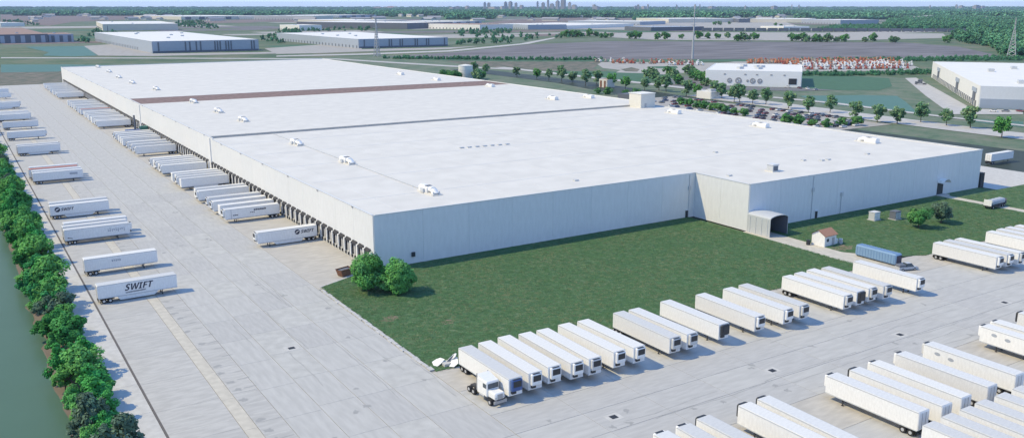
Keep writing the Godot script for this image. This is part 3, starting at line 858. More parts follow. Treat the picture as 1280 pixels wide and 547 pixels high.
func trailer_proto(kind: String, body_m: String, top_m: String) -> Node3D:
	# nose to +x, 16.15 m long, standing on y = 0
	var key := kind + body_m + top_m
	if protos.has(key): return protos[key]
	var t := Node3D.new()
	t.name = "trailer"
	var L := 16.15
	var W := 2.6
	var st := mb()
	bevel_box(st, Vector3(0, 2.60, 0), Vector3(L, 2.86, W), 0.05)
	obj("body", st, body_m, t)
	st = mb()
	bevel_box(st, Vector3(0, 4.05, 0), Vector3(L - 0.12, 0.08, W - 0.14), 0.03)
	obj("roof", st, top_m, t)
	for s in [-1, 1]:
		box_part("top_rail", Vector3(0, 3.99, s * (W * 0.5 + 0.005)), Vector3(L - 0.1, 0.13, 0.05), "galv", t)
		box_part("bottom_rail", Vector3(0, 1.22, s * (W * 0.5 + 0.01)), Vector3(L - 0.1, 0.16, 0.06), "galv", t)
	st = mb()
	for s in [-1, 1]: bx(st, Vector3(-0.2, 1.02, s * 0.5), Vector3(L - 0.8, 0.24, 0.12))
	for i in 9: bx(st, Vector3(-7.2 + i * 1.75, 1.08, 0), Vector3(0.1, 0.14, 2.4))
	bx(st, Vector3(-6.1, 0.78, 0), Vector3(2.6, 0.3, 1.1))
	obj("underframe", st, "chassis", t)
	for x in [-7.0, -5.75]:
		for s in [-1, 1]:
			wheel_part(t, Vector3(x, 0.52, s * 0.98), 0.52, 0.56)
	for s in [-1, 1]:
		st = mb()
		bx(st, Vector3(4.9, 0.62, s * 0.95), Vector3(0.16, 1.15, 0.16))
		bx(st, Vector3(4.9, 0.06, s * 0.95), Vector3(0.36, 0.06, 0.3))
		bx(st, Vector3(4.5, 0.8, s * 0.95), Vector3(0.8, 0.08, 0.08))
		obj("landing_leg", st, "chassis", t)
		box_part("mud_flap", Vector3(-7.75, 0.6, s * 0.95), Vector3(0.03, 0.7, 0.62), "tyre", t)
		var d := box_part("rear_door", Vector3(-L * 0.5 - 0.02, 2.62, s * 0.64), Vector3(0.05, 2.6, 1.22), body_m, t)
		box_part("lock_rod", Vector3(-0.05, 0, s * -0.2), Vector3(0.04, 2.5, 0.04), "steel", d)
	st = mb()
	bx(st, Vector3(-L * 0.5 + 0.05, 0.55, 0), Vector3(0.1, 0.1, 2.3))
	for s in [-1, 1]: bx(st, Vector3(-L * 0.5 + 0.05, 0.85, s * 0.5), Vector3(0.1, 0.6, 0.1))
	obj("rear_bumper", st, "chassis", t)
	if kind.contains("skirt"):
		for s in [-1, 1]:
			st = mb()
			quad(st, Vector3(-4.4, 1.15, s * 1.24), Vector3(4.2, 1.15, s * 1.24), Vector3(3.2, 0.32, s * 1.24), Vector3(-3.7, 0.32, s * 1.24))
			quad(st, Vector3(-4.4, 1.15, s * 1.2), Vector3(4.2, 1.15, s * 1.2), Vector3(3.2, 0.32, s * 1.2), Vector3(-3.7, 0.32, s * 1.2))
			obj("side_skirt", st, body_m, t)
	if kind.contains("reefer"):
		st = mb()
		bevel_box(st, Vector3(L * 0.5 + 0.28, 3.0, 0), Vector3(0.6, 1.95, 2.0), 0.12)
		var u := obj("cooling_unit", st, "blue_paint" if kind.contains("blue") else ("unit_black" if kind.contains("black") else ("top_a" if kind.contains("grey") else "white_a")), t)
		st = mb()
		bx(st, Vector3(L * 0.5 + 0.6, 3.25, 0), Vector3(0.06, 1.0, 1.5))
		bx(st, Vector3(L * 0.5 + 0.3, 3.99, 0), Vector3(0.4, 0.06, 1.4))
		obj("grille", st, "unit_black", u)
		st = mb()
		bx(st, Vector3(L * 0.5 + 0.2, 1.75, 0.5), Vector3(0.35, 0.35, 0.8))
		obj("fuel_box", st, "unit_black", u)
	else:
		box_part("nose_panel", Vector3(L * 0.5 + 0.03, 2.7, 0), Vector3(0.06, 2.3, 1.9), body_m, t)
	protos[key] = t
	return t

func lettering(t: Node3D, words: String, size: float, at: Vector3, turn: float, m: String, italic := 0.0):
	var tm := TextMesh.new()
	tm.text = words
	var f := SystemFont.new()
	f.font_names = PackedStringArray(["Droid Sans"])
	f.font_weight = 800
	tm.font = f
	tm.font_size = 64
	tm.pixel_size = size / 64.0
	tm.depth = 0.03
	var o := obj("lettering", tm, m, t)
	var b := Basis(Vector3(1, 0, 0), Vector3(italic, 1, 0), Vector3(0, 0, 1))
	o.transform = Transform3D(Basis(Vector3.UP, turn) * b, at)

func emblem(t: Node3D, at: Vector3, r: float, turn: float):
	# round dark emblem with a pale swept bar
	var st := mb()
	var bs := Basis(Vector3.UP, turn)
	for i in 20:
		var a0 := TAU * i / 20.0; var a1 := TAU * (i + 1) / 20.0
		for p in [Vector3.ZERO, Vector3(cos(a0) * r, sin(a0) * r, 0), Vector3(cos(a1) * r, sin(a1) * r, 0)]: st.add_vertex(at + bs * p)
	var bar := mb()
	quad(bar, at + bs * Vector3(-r, -r * 0.55, 0.01), at + bs * Vector3(-r * 0.2, r * 0.25, 0.01), at + bs * Vector3(r * 0.95, r * 0.6, 0.01), at + bs * Vector3(r * 0.1, -r * 0.1, 0.01))
	obj("emblem_bar", bar, "white_b", t)
	obj("emblem", st, "navy", t)

func add_trailer(at: Vector3, turn: float, kind: String, bm: String, tm: String, label: String, group: String) -> Node3D:
	var p := trailer_proto(kind, bm, tm)
	return dup(p, "semi_trailer", at, turn, label, "trailer", group)

func make_trailers():
	var g := RandomNumberGenerator.new()
	g.seed = 4242
	var bms := ["white_a", "white_b", "white_c", "white_d"]
	var tms := ["top_a", "top_b", "top_c"]
	# stall row along the service strip: rear wheels at the strip, noses to the right. z of the camera-side wall
	var left := [-197.8, -221.2, -254.5, -258.6, -262.7, -288.9, -293.4, -351.5, -356.0, -360.6, -365.2, -424.0, -429.0, -476.5, -520.0, -557.0, -562.0, -567.5, -573.0, -628.0, -634.0, -700.0, -736.0, -742.0]
	for i in left.size():
		var z: float = left[i]
		var lab := "white semi trailer, " + nth(i) + " in the row along the tree-lined canal strip"
		var kind: String = ["van", "van", "reefer", "van skirt"][g.randi() % 4]
		var bm: String = "white_d" if i % 3 else "white_b"
		if i == 0: lab = "white semi trailer with big dark italic lettering and side skirt by the canal strip"; kind = "van skirt"; bm = "white_b"
		elif i == 1: lab = "plain white semi trailer with tiny dark print parked alone by the canal strip"; kind = "van"; bm = "white_b"
		elif i == 2: lab = "pale grey semi trailer with faint grey lettering, front of a group of three"; kind = "reefer"; bm = "white_d"
		elif i == 5: lab = "white semi trailer with dark round emblem and word near its rear"; kind = "van skirt"; bm = "white_b"
		elif i == 9: lab = "white semi trailer with a reddish top edge in a group of four"
		var t := add_trailer(Vector3(30.4 + g.randf_range(-0.5, 0.5), 0, z - 1.3), 0.012 * g.randf_range(-1, 1), kind, bm, "orange_top" if i == 9 else tms[g.randi() % 3], lab, "trailers in the row along the canal strip")
		if i == 0:
			lettering(t, "SWIFT", 1.9, Vector3(0.2, 2.85, 1.33), 0.0, "navy", 0.3)
			var st := mb()
			for k in 2: quad(st, Vector3(-2.6, 1.78 - k * 0.16, 1.335), Vector3(-2.6, 1.86 - k * 0.16, 1.335), Vector3(1.6, 1.98 - k * 0.16, 1.335), Vector3(1.4, 1.88 - k * 0.16, 1.335))
			obj("swoosh", st, "navy", t)
		elif i == 1:
			var st := mb()
			for k in 5: bx(st, Vector3(-2.0 + k * 0.42, 3.0 + 0.04 * (k % 2), 1.33), Vector3(0.28, 0.42 if k % 2 else 0.5, 0.03))
			obj("small_print", st, "pale_print", t)
		elif i == 2:
			var st := mb()
			for k in 9: bx(st, Vector3(2.6 + k * 0.5, 2.75 + 0.12 * sin(k * 2.1), 1.33), Vector3(0.16, 0.75 + 0.35 * sin(k * 1.7), 0.03))
			for k in 4: bx(st, Vector3(3.0 + k * 1.0, 2.6 + 0.25 * (k % 2), 1.332), Vector3(0.6, 0.14, 0.03))
			obj("faint_lettering", st, "pale_print", t)
			var s2 := mb()
			quad(s2, Vector3(-7.4, 2.05, 1.335), Vector3(-6.2, 1.75, 1.335), Vector3(-6.2, 1.6, 1.335), Vector3(-7.4, 1.85, 1.335))
			obj("dark_stripe", s2, "navy", t)
		elif i == 5:
			emblem(t, Vector3(-6.1, 2.85, 1.335), 0.75, 0.0)
			lettering(t, "SWIFT", 1.15, Vector3(-3.4, 2.8, 1.33), 0.0, "navy", 0.3)
		elif i == 7:
			var st := mb()
			bx(st, Vector3(5.0, 2.9, 1.33), Vector3(2.6, 0.75, 0.03))
			obj("dark_sign", st, "pale_print", t)
	# trailers backed onto the dock: rear at the wall, noses to the left
	var dock := [-224.5, -256.2, -262.6, -269.2, -275.6, -287.6, -292.0, -312.2, -316.6, -321.0, -325.4, -343.2, -347.8, -352.4, -357.2, -361.8, -396.0, -404.6, -412.8, -424.6, -430.6, -437.0, -443.6, -449.4, -499.0, -504.0, -509.6, -517.0, -522.0, -530.0, -538.0, -546.0, -551.0, -563.0, -571.0, -577.0, -588.0, -594.0, -605.0, -613.0, -621.0, -678.0, -684.0, -691.0, -702.0, -707.0, -718.0, -727.0, -738.0, -749.0, -760.0, -772.0]
	for i in dock.size():
		var z: float = dock[i]
		var lab := "white semi trailer, " + nth(i) + " along the dock wall counted from the leafy corner"
		var kind: String = ["van", "reefer", "van", "van skirt"][g.randi() % 4]
		var bm: String = bms[g.randi() % 4]
		var tm: String = tms[g.randi() % 3]
		if i == 0: lab = "white semi trailer with dark emblem standing alone at the dock"; kind = "reefer skirt"; bm = "white_d"
		elif i == 1: lab = "grey semi trailer with dark two-line print at the dock, front of its group"; kind = "reefer"; bm = "white_d"
		elif i == 33: lab = "white semi trailer with a rusty orange roof backed onto the dock"; tm = "orange_top"
		var t := add_trailer(Vector3(72.6 + g.randf_range(-0.35, 0.25), 0, z - 1.3), PI + 0.01 * g.randf_range(-1, 1), kind, bm, tm, lab, "trailers backed onto the dock doors")
		if i == 0:
			lettering(t, "SWIFT", 1.2, Vector3(-5.4, 2.9, -1.33), PI, "navy", 0.3)
			emblem(t, Vector3(-2.6, 2.95, -1.335), 0.7, PI)
		elif i == 1:
			var st := mb()
			for k in 6: bx(st, Vector3(-0.6 - k * 0.62, 3.2 + 0.05 * (k % 2), -1.33), Vector3(0.5, 0.42, 0.03))
			for k in 3: bx(st, Vector3(0.6 - k * 0.5, 2.55, -1.33), Vector3(0.3, 0.22, 0.03))
			for k in 3: bx(st, Vector3(5.6 - k * 0.5, 2.2, -1.33), Vector3(0.4, 0.26, 0.03))
			obj("dark_print", st, "navy", t)
			box_part("corner_post", Vector3(6.3, 2.6, -1.32), Vector3(0.2, 2.8, 0.06), "galv", t)
	# reefers nosed out from the lawn: [left wall x, rear z]
	var lawn := [[69.6, -126.6], [73.6, -126.8], [77.8, -127.2], [81.9, -126.6], [85.6, -126.4], [90.8, -126.6], [95.0, -126.3], [103.5, -126.3], [107.3, -126.1], [115.8, -126.5], [124.8, -125.9], [132.5, -125.7], [137.1, -125.7], [149.8, -125.0], [154.0, -125.2], [158.3, -125.4], [162.4, -124.7], [173.0, -124.1], [204.3, -124.2], [208.4, -124.0], [212.3, -123.4], [226.3, -123.3], [231.0, -123.3], [235.1, -123.2], [239.2, -122.9], [244.5, -122.6]]
	for i in lawn.size():
		var a: Array = lawn[i]
		var lab := "white refrigerated trailer nosed out from the lawn, " + nth(i) + " from the kerb corner"
		if i == 17: lab = "white refrigerated trailer standing next to the blue container"
		if i == 0: lab = "white refrigerated trailer beside the white tractor at the lawn's kerb corner"
		add_trailer(Vector3(a[0] + 1.3, 0, a[1] + 8.2), -PI / 2 + 0.016 * g.randf_range(-1, 1), "reefer blue" if i == 0 else ["reefer", "reefer black", "reefer grey", "reefer"][g.randi() % 4], ["white_a", "white_c", "white_b", "white_e"][g.randi() % 4], tms[g.randi() % 3], lab, "refrigerated trailers in the row along the lawn")
	# back-to-back block across the street: noses to the street, then the row behind
	var block := [76.8, 80.8, 85.2, 93.5, 97.4, 113.6, 118.6, 123.8, 131.0, 139.2, 156.2, 160.3, 169.5, 174.0]
	for i in block.size():
		var lab := "white semi trailer nosed towards the street, " + nth(i) + " in the street-side row of the block"
		var bt := add_trailer(Vector3(block[i] + 1.3, 0, -84.2 + 8.2 + g.randf_range(-0.3, 0.3)), PI / 2 + 0.016 * g.randf_range(-1, 1), ["reefer", "reefer black", "reefer grey"][g.randi() % 3], ["white_a", "white_c", "white_b", "white_e"][g.randi() % 4], tms[g.randi() % 3], lab, "trailers in the street-side row of the block")
		if i in [9, 10]:
			for e in [[5.4, 3.1], [2.9, 2.9]]:
				var es := mb()
				var ring := []
				for k in 12: ring.append(Vector3(e[0] + cos(TAU * k / 12.0) * 0.55, e[1] + sin(TAU * k / 12.0) * 0.3, -1.325))
				for k in range(1, 11):
					for p in [ring[0], ring[k], ring[k + 1]]: es.add_vertex(p)
				obj("side_emblem", es, "pale_print", bt)
	var back := [110.8, 115.4, 119.8, 124.0, 128.9, 133.6, 138.4]
	for i in back.size():
		var lab := "white semi trailer backed against the street-side row, " + nth(i) + " in the rear row of the block"
		add_trailer(Vector3(back[i] + 1.3, 0, -66.0 + 8.2 + g.randf_range(-0.3, 0.3)), -PI / 2 + 0.008 * g.randf_range(-1, 1), "van", ["white_a", "white_c", "white_b"][g.randi() % 3], tms[g.randi() % 2], lab, "trailers in the rear row of the block")
	var far: Vector2 = Vector2(349.2, -191.5)
	add_trailer(Vector3(far.x + 9.0, 0, far.y - 2.0), 0.0, "van", "white_a", "top_c", "white semi trailer behind the warehouse's right corner beside the dark channel", "")

# ---------------------------------------------------------------- other yard things
func tractor(label: String, at: Vector3, turn: float, paint: String) -> Node3D:
	# conventional semi tractor, nose to +x
	var t := thing("semi_tractor", label, "truck", at, turn)
	var st := mb()
	bx(st, Vector3(-0.6, 0.85, 0), Vector3(7.4, 0.26, 0.9))
	obj("frame", st, "chassis", t)
	st = mb()
	bevel_box(st, Vector3(0.2, 2.25, 0), Vector3(2.9, 2.6, 2.4), 0.14)
	# roof fairing
	quad(st, Vector3(1.4, 3.5, 1.1), Vector3(1.4, 3.5, -1.1), Vector3(-1.2, 4.0, -1.1), Vector3(-1.2, 4.0, 1.1))
	for s in [-1, 1]:
		for p in [Vector3(1.4, 3.5, s * 1.1), Vector3(-1.2, 4.0, s * 1.1), Vector3(-1.2, 3.5, s * 1.1)]: st.add_vertex(p)
	quad(st, Vector3(-1.2, 3.5, 1.1), Vector3(-1.2, 4.0, 1.1), Vector3(-1.2, 4.0, -1.1), Vector3(-1.2, 3.5, -1.1))
	obj("cab", st, paint, t)
	st = mb()
	bevel_box(st, Vector3(2.6, 1.62, 0), Vector3(2.1, 1.15, 1.9), 0.16)
	obj("hood", st, paint, t)
	box_part("windscreen", Vector3(1.66, 2.75, 0), Vector3(0.06, 0.85, 2.0), "glass", t)
	for s in [-1, 1]:
		box_part("side_window", Vector3(1.0, 2.75, s * 1.21), Vector3(0.9, 0.7, 0.04), "glass", t)
		st = mb()
		tube(st, Vector3(-0.4, 0.9, s * 1.05), Vector3(1.0, 0.9, s * 1.05), 0.34, 0.34, 12)
		obj("fuel_tank", st, "steel", t)
		st = mb()
		tube(st, Vector3(-1.45, 1.2, s * 1.05), Vector3(-1.45, 4.0, s * 1.05), 0.09, 0.09, 8)
		obj("exhaust_stack", st, "steel", t)
		box_part("headlight", Vector3(3.62, 1.45, s * 0.75), Vector3(0.08, 0.3, 0.36), "rim", t)
		wheel_part(t, Vector3(2.6, 0.52, s * 1.05), 0.52, 0.34)
		for x in [-2.4, -3.7]: wheel_part(t, Vector3(x, 0.52, s * 0.92), 0.52, 0.6)
	box_part("grille", Vector3(3.66, 1.6, 0), Vector3(0.05, 0.9, 1.0), "steel", t)
	box_part("bumper", Vector3(3.7, 0.75, 0), Vector3(0.25, 0.45, 2.4), "steel", t)
	st = mb()
	tube(st, Vector3(-3.0, 1.0, 0), Vector3(-3.0, 1.14, 0), 0.5, 0.46, 12)
	obj("fifth_wheel", st, "chassis", t)
	return t

func make_yard_things():
	var g := RandomNumberGenerator.new()
	g.seed = 818
	tractor("white semi tractor parked beside the kerb-corner trailer", Vector3(67.9, 0, -114.0), -PI / 2 + 0.05, "white_a")
	# broken white panels lying at the lawn's corner
	var bp := thing("broken_panels", "broken white panels heaped on the lawn corner", "debris", Vector3(Vector2(69.0, -129.3).x, 0, Vector2(69.0, -129.3).y))
	for i in 4:
		var st := mb()
		var n := 7
		var pts := []
		for k in n: pts.append(Vector2(cos(TAU * k / n), sin(TAU * k / n)) * g.randf_range(0.6, 1.3))
		prism(st, pts, 0.0, 0.08)
		var o := obj("panel", st, "white_c", bp)
		o.position = Vector3(g.randf_range(-1.5, 1.5), 0.5 + 0.25 * i, g.randf_range(-1.2, 1.2))
		o.rotation = Vector3(g.randf_range(0.3, 0.9), g.randf_range(0, 6.0), g.randf_range(-0.5, 0.5))
	var st2 := mb()
	bx(st2, Vector3(0, 0.3, 0), Vector3(2.2, 0.6, 1.6))
	obj("pallet", st2, "kerb", bp)
	# blue ribbed container between the path and the trailers
	var bc := thing("blue_container", "long blue ribbed container on the paving beside the lawn", "container", Vector3(191.2, 0, -130.2), -PI / 2)
	var st := mb()
	bevel_box(st, Vector3(0, 1.6, 0), Vector3(11.6, 2.7, 2.5), 0.25)
	obj("shell", st, "blue_box", bc)
	for i in 14:
		for s in [-1, 1]:
			box_part("rib", Vector3(-5.2 + i * 0.8, 1.55, s * 1.28), Vector3(0.14, 2.2, 0.1), "blue_box", bc)
		box_part("roof_rib", Vector3(-5.2 + i * 0.8, 2.98, 0), Vector3(0.14, 0.1, 2.0), "blue_box", bc)
	box_part("end_door", Vector3(5.83, 1.5, 0), Vector3(0.06, 2.1, 2.0), "navy", bc)
	box_part("skid", Vector3(0, 0.13, 0), Vector3(11.0, 0.26, 1.6), "chassis", bc)
	# pickup beyond the blue container
	make_car("pickup", "pale pickup with a dark covered bed beside the blue container", Vector3(Vector2(189.8, -121.3).x, 0, Vector2(189.8, -121.3).y), -0.3, "car_silver", "")
	# pump house
	var sh := thing("pump_house", "small white pump house with a rusty gable roof on the path's edge", "shed", Vector3(192.4, 0.0, -147.5), 0.06)
	st = mb()
	bx(st, Vector3(0, 1.5, 0), Vector3(5.0, 3.0, 4.0))
	for s in [-1, 1]:
		for p in [Vector3(s * 2.5, 3.0, -2.0), Vector3(s * 2.5, 4.2, 0), Vector3(s * 2.5, 3.0, 2.0)]: st.add_vertex(p)
	obj("wall", st, "white_c", sh)
	for s in [-1, 1]:
		st = mb()
		quad(st, Vector3(-2.8, 4.3, 0), Vector3(2.8, 4.3, 0), Vector3(2.8, 2.9, s * 2.35), Vector3(-2.8, 2.9, s * 2.35))
		quad(st, Vector3(-2.8, 4.2, 0), Vector3(2.8, 4.2, 0), Vector3(2.8, 2.8, s * 2.35), Vector3(-2.8, 2.8, s * 2.35))
		obj("roof_slope", st, "rust_roof", sh)
	box_part("door", Vector3(1.2, 1.1, 2.03), Vector3(1.0, 2.1, 0.08), "door", sh)
	box_part("window", Vector3(-1.2, 1.7, 2.03), Vector3(0.9, 0.8, 0.08), "glass", sh)
	for k in 3:
		var jb := thing("oil_drum", ["white drum standing in front of the pump house", "grey drum standing by the pump house door", "dark drum behind the pump house"][k], "drum", Vector3([195.6, 196.6, 188.6][k], 0.1 if k < 2 else 0.0, [-146.2, -145.4, -149.4][k]))
		st = mb()
		tube(st, Vector3(0, 0, 0), Vector3(0, 1.3, 0), 0.55, 0.55, 14)
		obj("barrel", st, ["white_a", "galv", "dark"][k], jb)
		for y in [0.4, 0.85]:
			st = mb()
			tube(st, Vector3(0, y, 0), Vector3(0, y + 0.06, 0), 0.58, 0.58, 14)
			obj("hoop", st, ["white_b", "galv", "dark"][k], jb)
	# transformer cabinets on the second lawn
	for k in 2:
		var p: Vector2 = [Vector2(227.6, -157.5), Vector2(233.7, -154.8)][k]
		var tc := thing("transformer_cabinet", ["pale grey transformer cabinet on the lawn by the wall", "dark green-grey transformer cabinet on the lawn by the wall"][k], "cabinet", Vector3(p.x, 0.1, p.y))
		box_part("plinth", Vector3(0, 0.1, 0), Vector3(3.2, 0.2, 2.6), "concrete_c", tc)
		box_part("housing", Vector3(0, 1.3, 0), Vector3(2.6, 2.2, 2.0), ["galv", "slate"][k], tc)
		box_part("lid", Vector3(0, 2.46, 0), Vector3(2.8, 0.12, 2.2), ["coping", "slate"][k], tc)
		for s in [-1, 1]: box_part("door", Vector3(s * 0.62, 1.25, 1.03), Vector3(1.15, 1.9, 0.06), ["white_b", "galv"][k], tc)
	# tarped flatbed on the second path
	var fb := thing("flatbed_trailer", "flatbed trailer with grey tarped load on the narrow path", "trailer", Vector3(Vector2(274.7, -147.9).x, 0, Vector2(274.7, -147.9).y), 0.05)
	box_part("deck", Vector3(0, 1.0, 0), Vector3(9.5, 0.25, 2.5), "chassis", fb)
	st = mb()
	bevel_box(st, Vector3(0.2, 1.95, 0), Vector3(8.2, 1.6, 2.3), 0.4)
	obj("tarped_load", st, "grey_blue", fb)
	box_part("headboard", Vector3(-4.6, 2.0, 0), Vector3(0.15, 2.0, 2.4), "white_c", fb)
	box_part("tailgate", Vector3(4.7, 1.8, 0), Vector3(0.15, 1.6, 2.4), "slate", fb)
	for i in 4: box_part("strap", Vector3(-2.8 + i * 2.0, 2.78, 0), Vector3(0.1, 0.04, 1.5), "white_c", fb)
	for x in [-3.2, 2.6, 3.8]:
		for s in [-1, 1]: wheel_part(fb, Vector3(x, 0.5, s * 1.0), 0.48, 0.4)
	# rusty skip by the leafy corner
	var sk := thing("rusty_skip", "rusty brown skip at the dock corner beside the leafy tree", "skip", Vector3(Vector2(74.1, -189.6).x, 0, Vector2(74.1, -189.6).y), 0.3)
	st = mb()
	quad(st, Vector3(-1.9, 1.7, 1.0), Vector3(1.9, 1.7, 1.0), Vector3(1.4, 0.15, 0.9), Vector3(-1.4, 0.15, 0.9))
	quad(st, Vector3(1.9, 1.7, -1.0), Vector3(-1.9, 1.7, -1.0), Vector3(-1.4, 0.15, -0.9), Vector3(1.4, 0.15, -0.9))
	quad(st, Vector3(-1.9, 1.7, -1.0), Vector3(-1.9, 1.7, 1.0), Vector3(-1.4, 0.15, 0.9), Vector3(-1.4, 0.15, -0.9))
	quad(st, Vector3(1.9, 1.7, 1.0), Vector3(1.9, 1.7, -1.0), Vector3(1.4, 0.15, -0.9), Vector3(1.4, 0.15, 0.9))
	quad(st, Vector3(-1.4, 0.15, 0.9), Vector3(1.4, 0.15, 0.9), Vector3(1.4, 0.15, -0.9), Vector3(-1.4, 0.15, -0.9))
	obj("tub", st, "rust", sk)
	for s in [-1, 1]: box_part("rim_bar", Vector3(0, 1.7, s * 1.02), Vector3(3.9, 0.14, 0.12), "rust", sk)
	box_part("load", Vector3(0, 1.3, 0), Vector3(2.8, 0.5, 1.6), "slate", sk)
	# blue and green machine standing among the docked trailers
	var bm := thing("yard_hoist", "blue yard hoist with a green cab and dark mast between docked trailers", "hoist", Vector3(75.6, 0, -459.0))
	st = mb()
	bevel_box(st, Vector3(-1.0, 2.4, 0), Vector3(7.0, 2.6, 3.0), 0.2)
	obj("body", st, "blue_paint", bm)
	st = mb()
	bevel_box(st, Vector3(4.0, 3.2, 0), Vector3(3.6, 3.6, 3.0), 0.3)
	obj("cab", st, "green_paint", bm)
	st = mb()
	tube(st, Vector3(0, 3.0, 0), Vector3(0, 10.5, 0), 0.5, 0.4, 8)
	obj("mast", st, "slate", bm)
	for x in [-3.6, 1.0, 4.2]:
		for s in [-1, 1]: wheel_part(bm, Vector3(x, 0.6, s * 1.2), 0.6, 0.5)

func make_car(kind: String, label: String, at: Vector3, turn: float, paint: String, group: String) -> Node3D:
	var key := kind + paint
	if not protos.has(key):
		var c := Node3D.new()
		var pick := kind == "pickup"
		var L := 5.4 if pick else 4.6
		# side profile swept across the width
		var hull := [Vector2(-L / 2, 0.35), Vector2(-L / 2, 0.95), Vector2(-L / 2 + 0.2, 1.0), Vector2(L / 2 - 0.5, 0.92), Vector2(L / 2, 0.7), Vector2(L / 2, 0.35)]
		var st := mb()
		sweep(st, hull, 0.92, 0.86)
		obj("body", st, paint, c)
		st = mb()
		var cab := [Vector2(-1.75, 0.97), Vector2(-1.3, 1.46), Vector2(0.35, 1.48), Vector2(1.1, 0.97)] if not pick else [Vector2(-0.6, 0.97), Vector2(-0.5, 1.75), Vector2(0.8, 1.75), Vector2(1.5, 0.95)]
		sweep(st, cab, 0.82, 0.68)
		obj("windows", st, "glass", c)
		st = mb()
		bx(st, Vector3(-0.45 if not pick else 0.15, 1.5 if not pick else 1.77, 0), Vector3(1.5 if not pick else 1.2, 0.05, 1.3))
		obj("roof", st, paint, c)
		if pick:
			st = mb()
			bevel_box(st, Vector3(-1.7, 1.25, 0), Vector3(1.9, 0.6, 1.7), 0.12)
			obj("bed_cover", st, "slate", c)
		for x in [-L * 0.31, L * 0.31]:
			for s in [-1, 1]: wheel_part(c, Vector3(x, 0.33, s * 0.8), 0.33, 0.24)
		for s in [-1, 1]: box_part("headlight", Vector3(L / 2 - 0.02, 0.66, s * 0.62), Vector3(0.08, 0.14, 0.36), "rim", c)
		protos[key] = c
	return dup(protos[key], "pickup_truck" if kind == "pickup" else "parked_car", at, turn, label, "pickup" if kind == "pickup" else "car", group)

func sweep(st: SurfaceTool, prof: Array, half_low: float, half_high: float):
	var lo := 99.0; var hi := -99.0
	for p in prof:
		lo = minf(lo, p.y); hi = maxf(hi, p.y)
	var w := func(p: Vector2) -> float: return lerpf(half_low, half_high, (p.y - lo) / maxf(hi - lo, 0.01))
	var n := prof.size()
	for i in n:
		var a: Vector2 = prof[i]; var b: Vector2 = prof[(i + 1) % n]
		quad(st, Vector3(a.x, a.y, w.call(a)), Vector3(a.x, a.y, -w.call(a)), Vector3(b.x, b.y, -w.call(b)), Vector3(b.x, b.y, w.call(b)))
	for s in [-1.0, 1.0]:
		for i in range(1, n - 1):
			for p in [prof[0], prof[i], prof[i + 1]]: st.add_vertex(Vector3(p.x, p.y, s * w.call(p)))

# ---------------------------------------------------------------- trees
func crown_mesh(seed_: int, rx: float, ry: float, clumps: int, leaves: int, size: float, cols: Array) -> ArrayMesh:
	# leaf clumps spread through an uneven crown; each leaf spray is a small folded face
	var g := RandomNumberGenerator.new()
	g.seed = seed_
	var v := PackedVector3Array(); var nrm := PackedVector3Array(); var col := PackedColorArray()
	for c in clumps:
		var d := Vector3(g.randfn(), g.randfn() * 0.9 + 0.15, g.randfn()).normalized()
		var k := pow(g.randf(), 0.45) * g.randf_range(0.7, 1.0)
		var centre := Vector3(d.x * rx * k, ry + d.y * ry * k, d.z * rx * k)
		var cr := rx * g.randf_range(0.16, 0.42)
		var tone := g.randf_range(0.75, 1.25)
		var pick: Array = cols[g.randi() % cols.size()]
		for i in leaves:
			var e := Vector3(g.randfn(), g.randfn(), g.randfn()).normalized()
			var p := centre + e * cr * pow(g.randf(), 0.28) * Vector3(1, 0.85, 1)
			if p.y < 0.15: p.y = 0.15 + g.randf() * 0.4
			var nn := (e + Vector3(g.randfn(), g.randfn(), g.randfn()) * 0.45 + Vector3(0, 0.8, 0)).normalized()
			var u := nn.cross(Vector3(g.randfn(), g.randfn(), g.randfn())).normalized()
			var w := nn.cross(u)
			var s := size * g.randf_range(0.6, 1.25)
			var tt := tone * g.randf_range(0.82, 1.18)
			var cc := Color(pick[0] * tt, pick[1] * tt, pick[2] * tt)
			var a := p + u * s; var b := p + w * s * 0.62 - nn * s * 0.15; var c2 := p - u * s; var d2 := p - w * s * 0.62 - nn * s * 0.15
			for q in [a, c2, b, a, d2, c2]:
				v.append(q); nrm.append(nn); col.append(cc)
	var arr := []
	arr.resize(Mesh.ARRAY_MAX)
	arr[Mesh.ARRAY_VERTEX] = v
	arr[Mesh.ARRAY_NORMAL] = nrm
	arr[Mesh.ARRAY_COLOR] = col
	var m := ArrayMesh.new()
	m.add_surface_from_arrays(Mesh.PRIMITIVE_TRIANGLES, arr)
	return m

func trunk_mesh(seed_: int, h: float, r: float, spread: float) -> ArrayMesh:
	var g := RandomNumberGenerator.new()
	g.seed = seed_
	var st := mb()
	var top := Vector3(g.randf_range(-0.2, 0.2), h * 0.55, g.randf_range(-0.2, 0.2))
	tube(st, Vector3(0, -0.5, 0), top, r, r * 0.7, 8, false)
	for i in 6:
		var a := TAU * i / 6.0 + g.randf()
		var e := top + Vector3(cos(a) * spread * 0.6, h * g.randf_range(0.2, 0.42), sin(a) * spread * 0.6)
		tube(st, top + Vector3(0, -h * 0.12 * g.randf(), 0), e, r * 0.5, r * 0.12, 6, false)
	st.generate_normals()
	return st.commit()

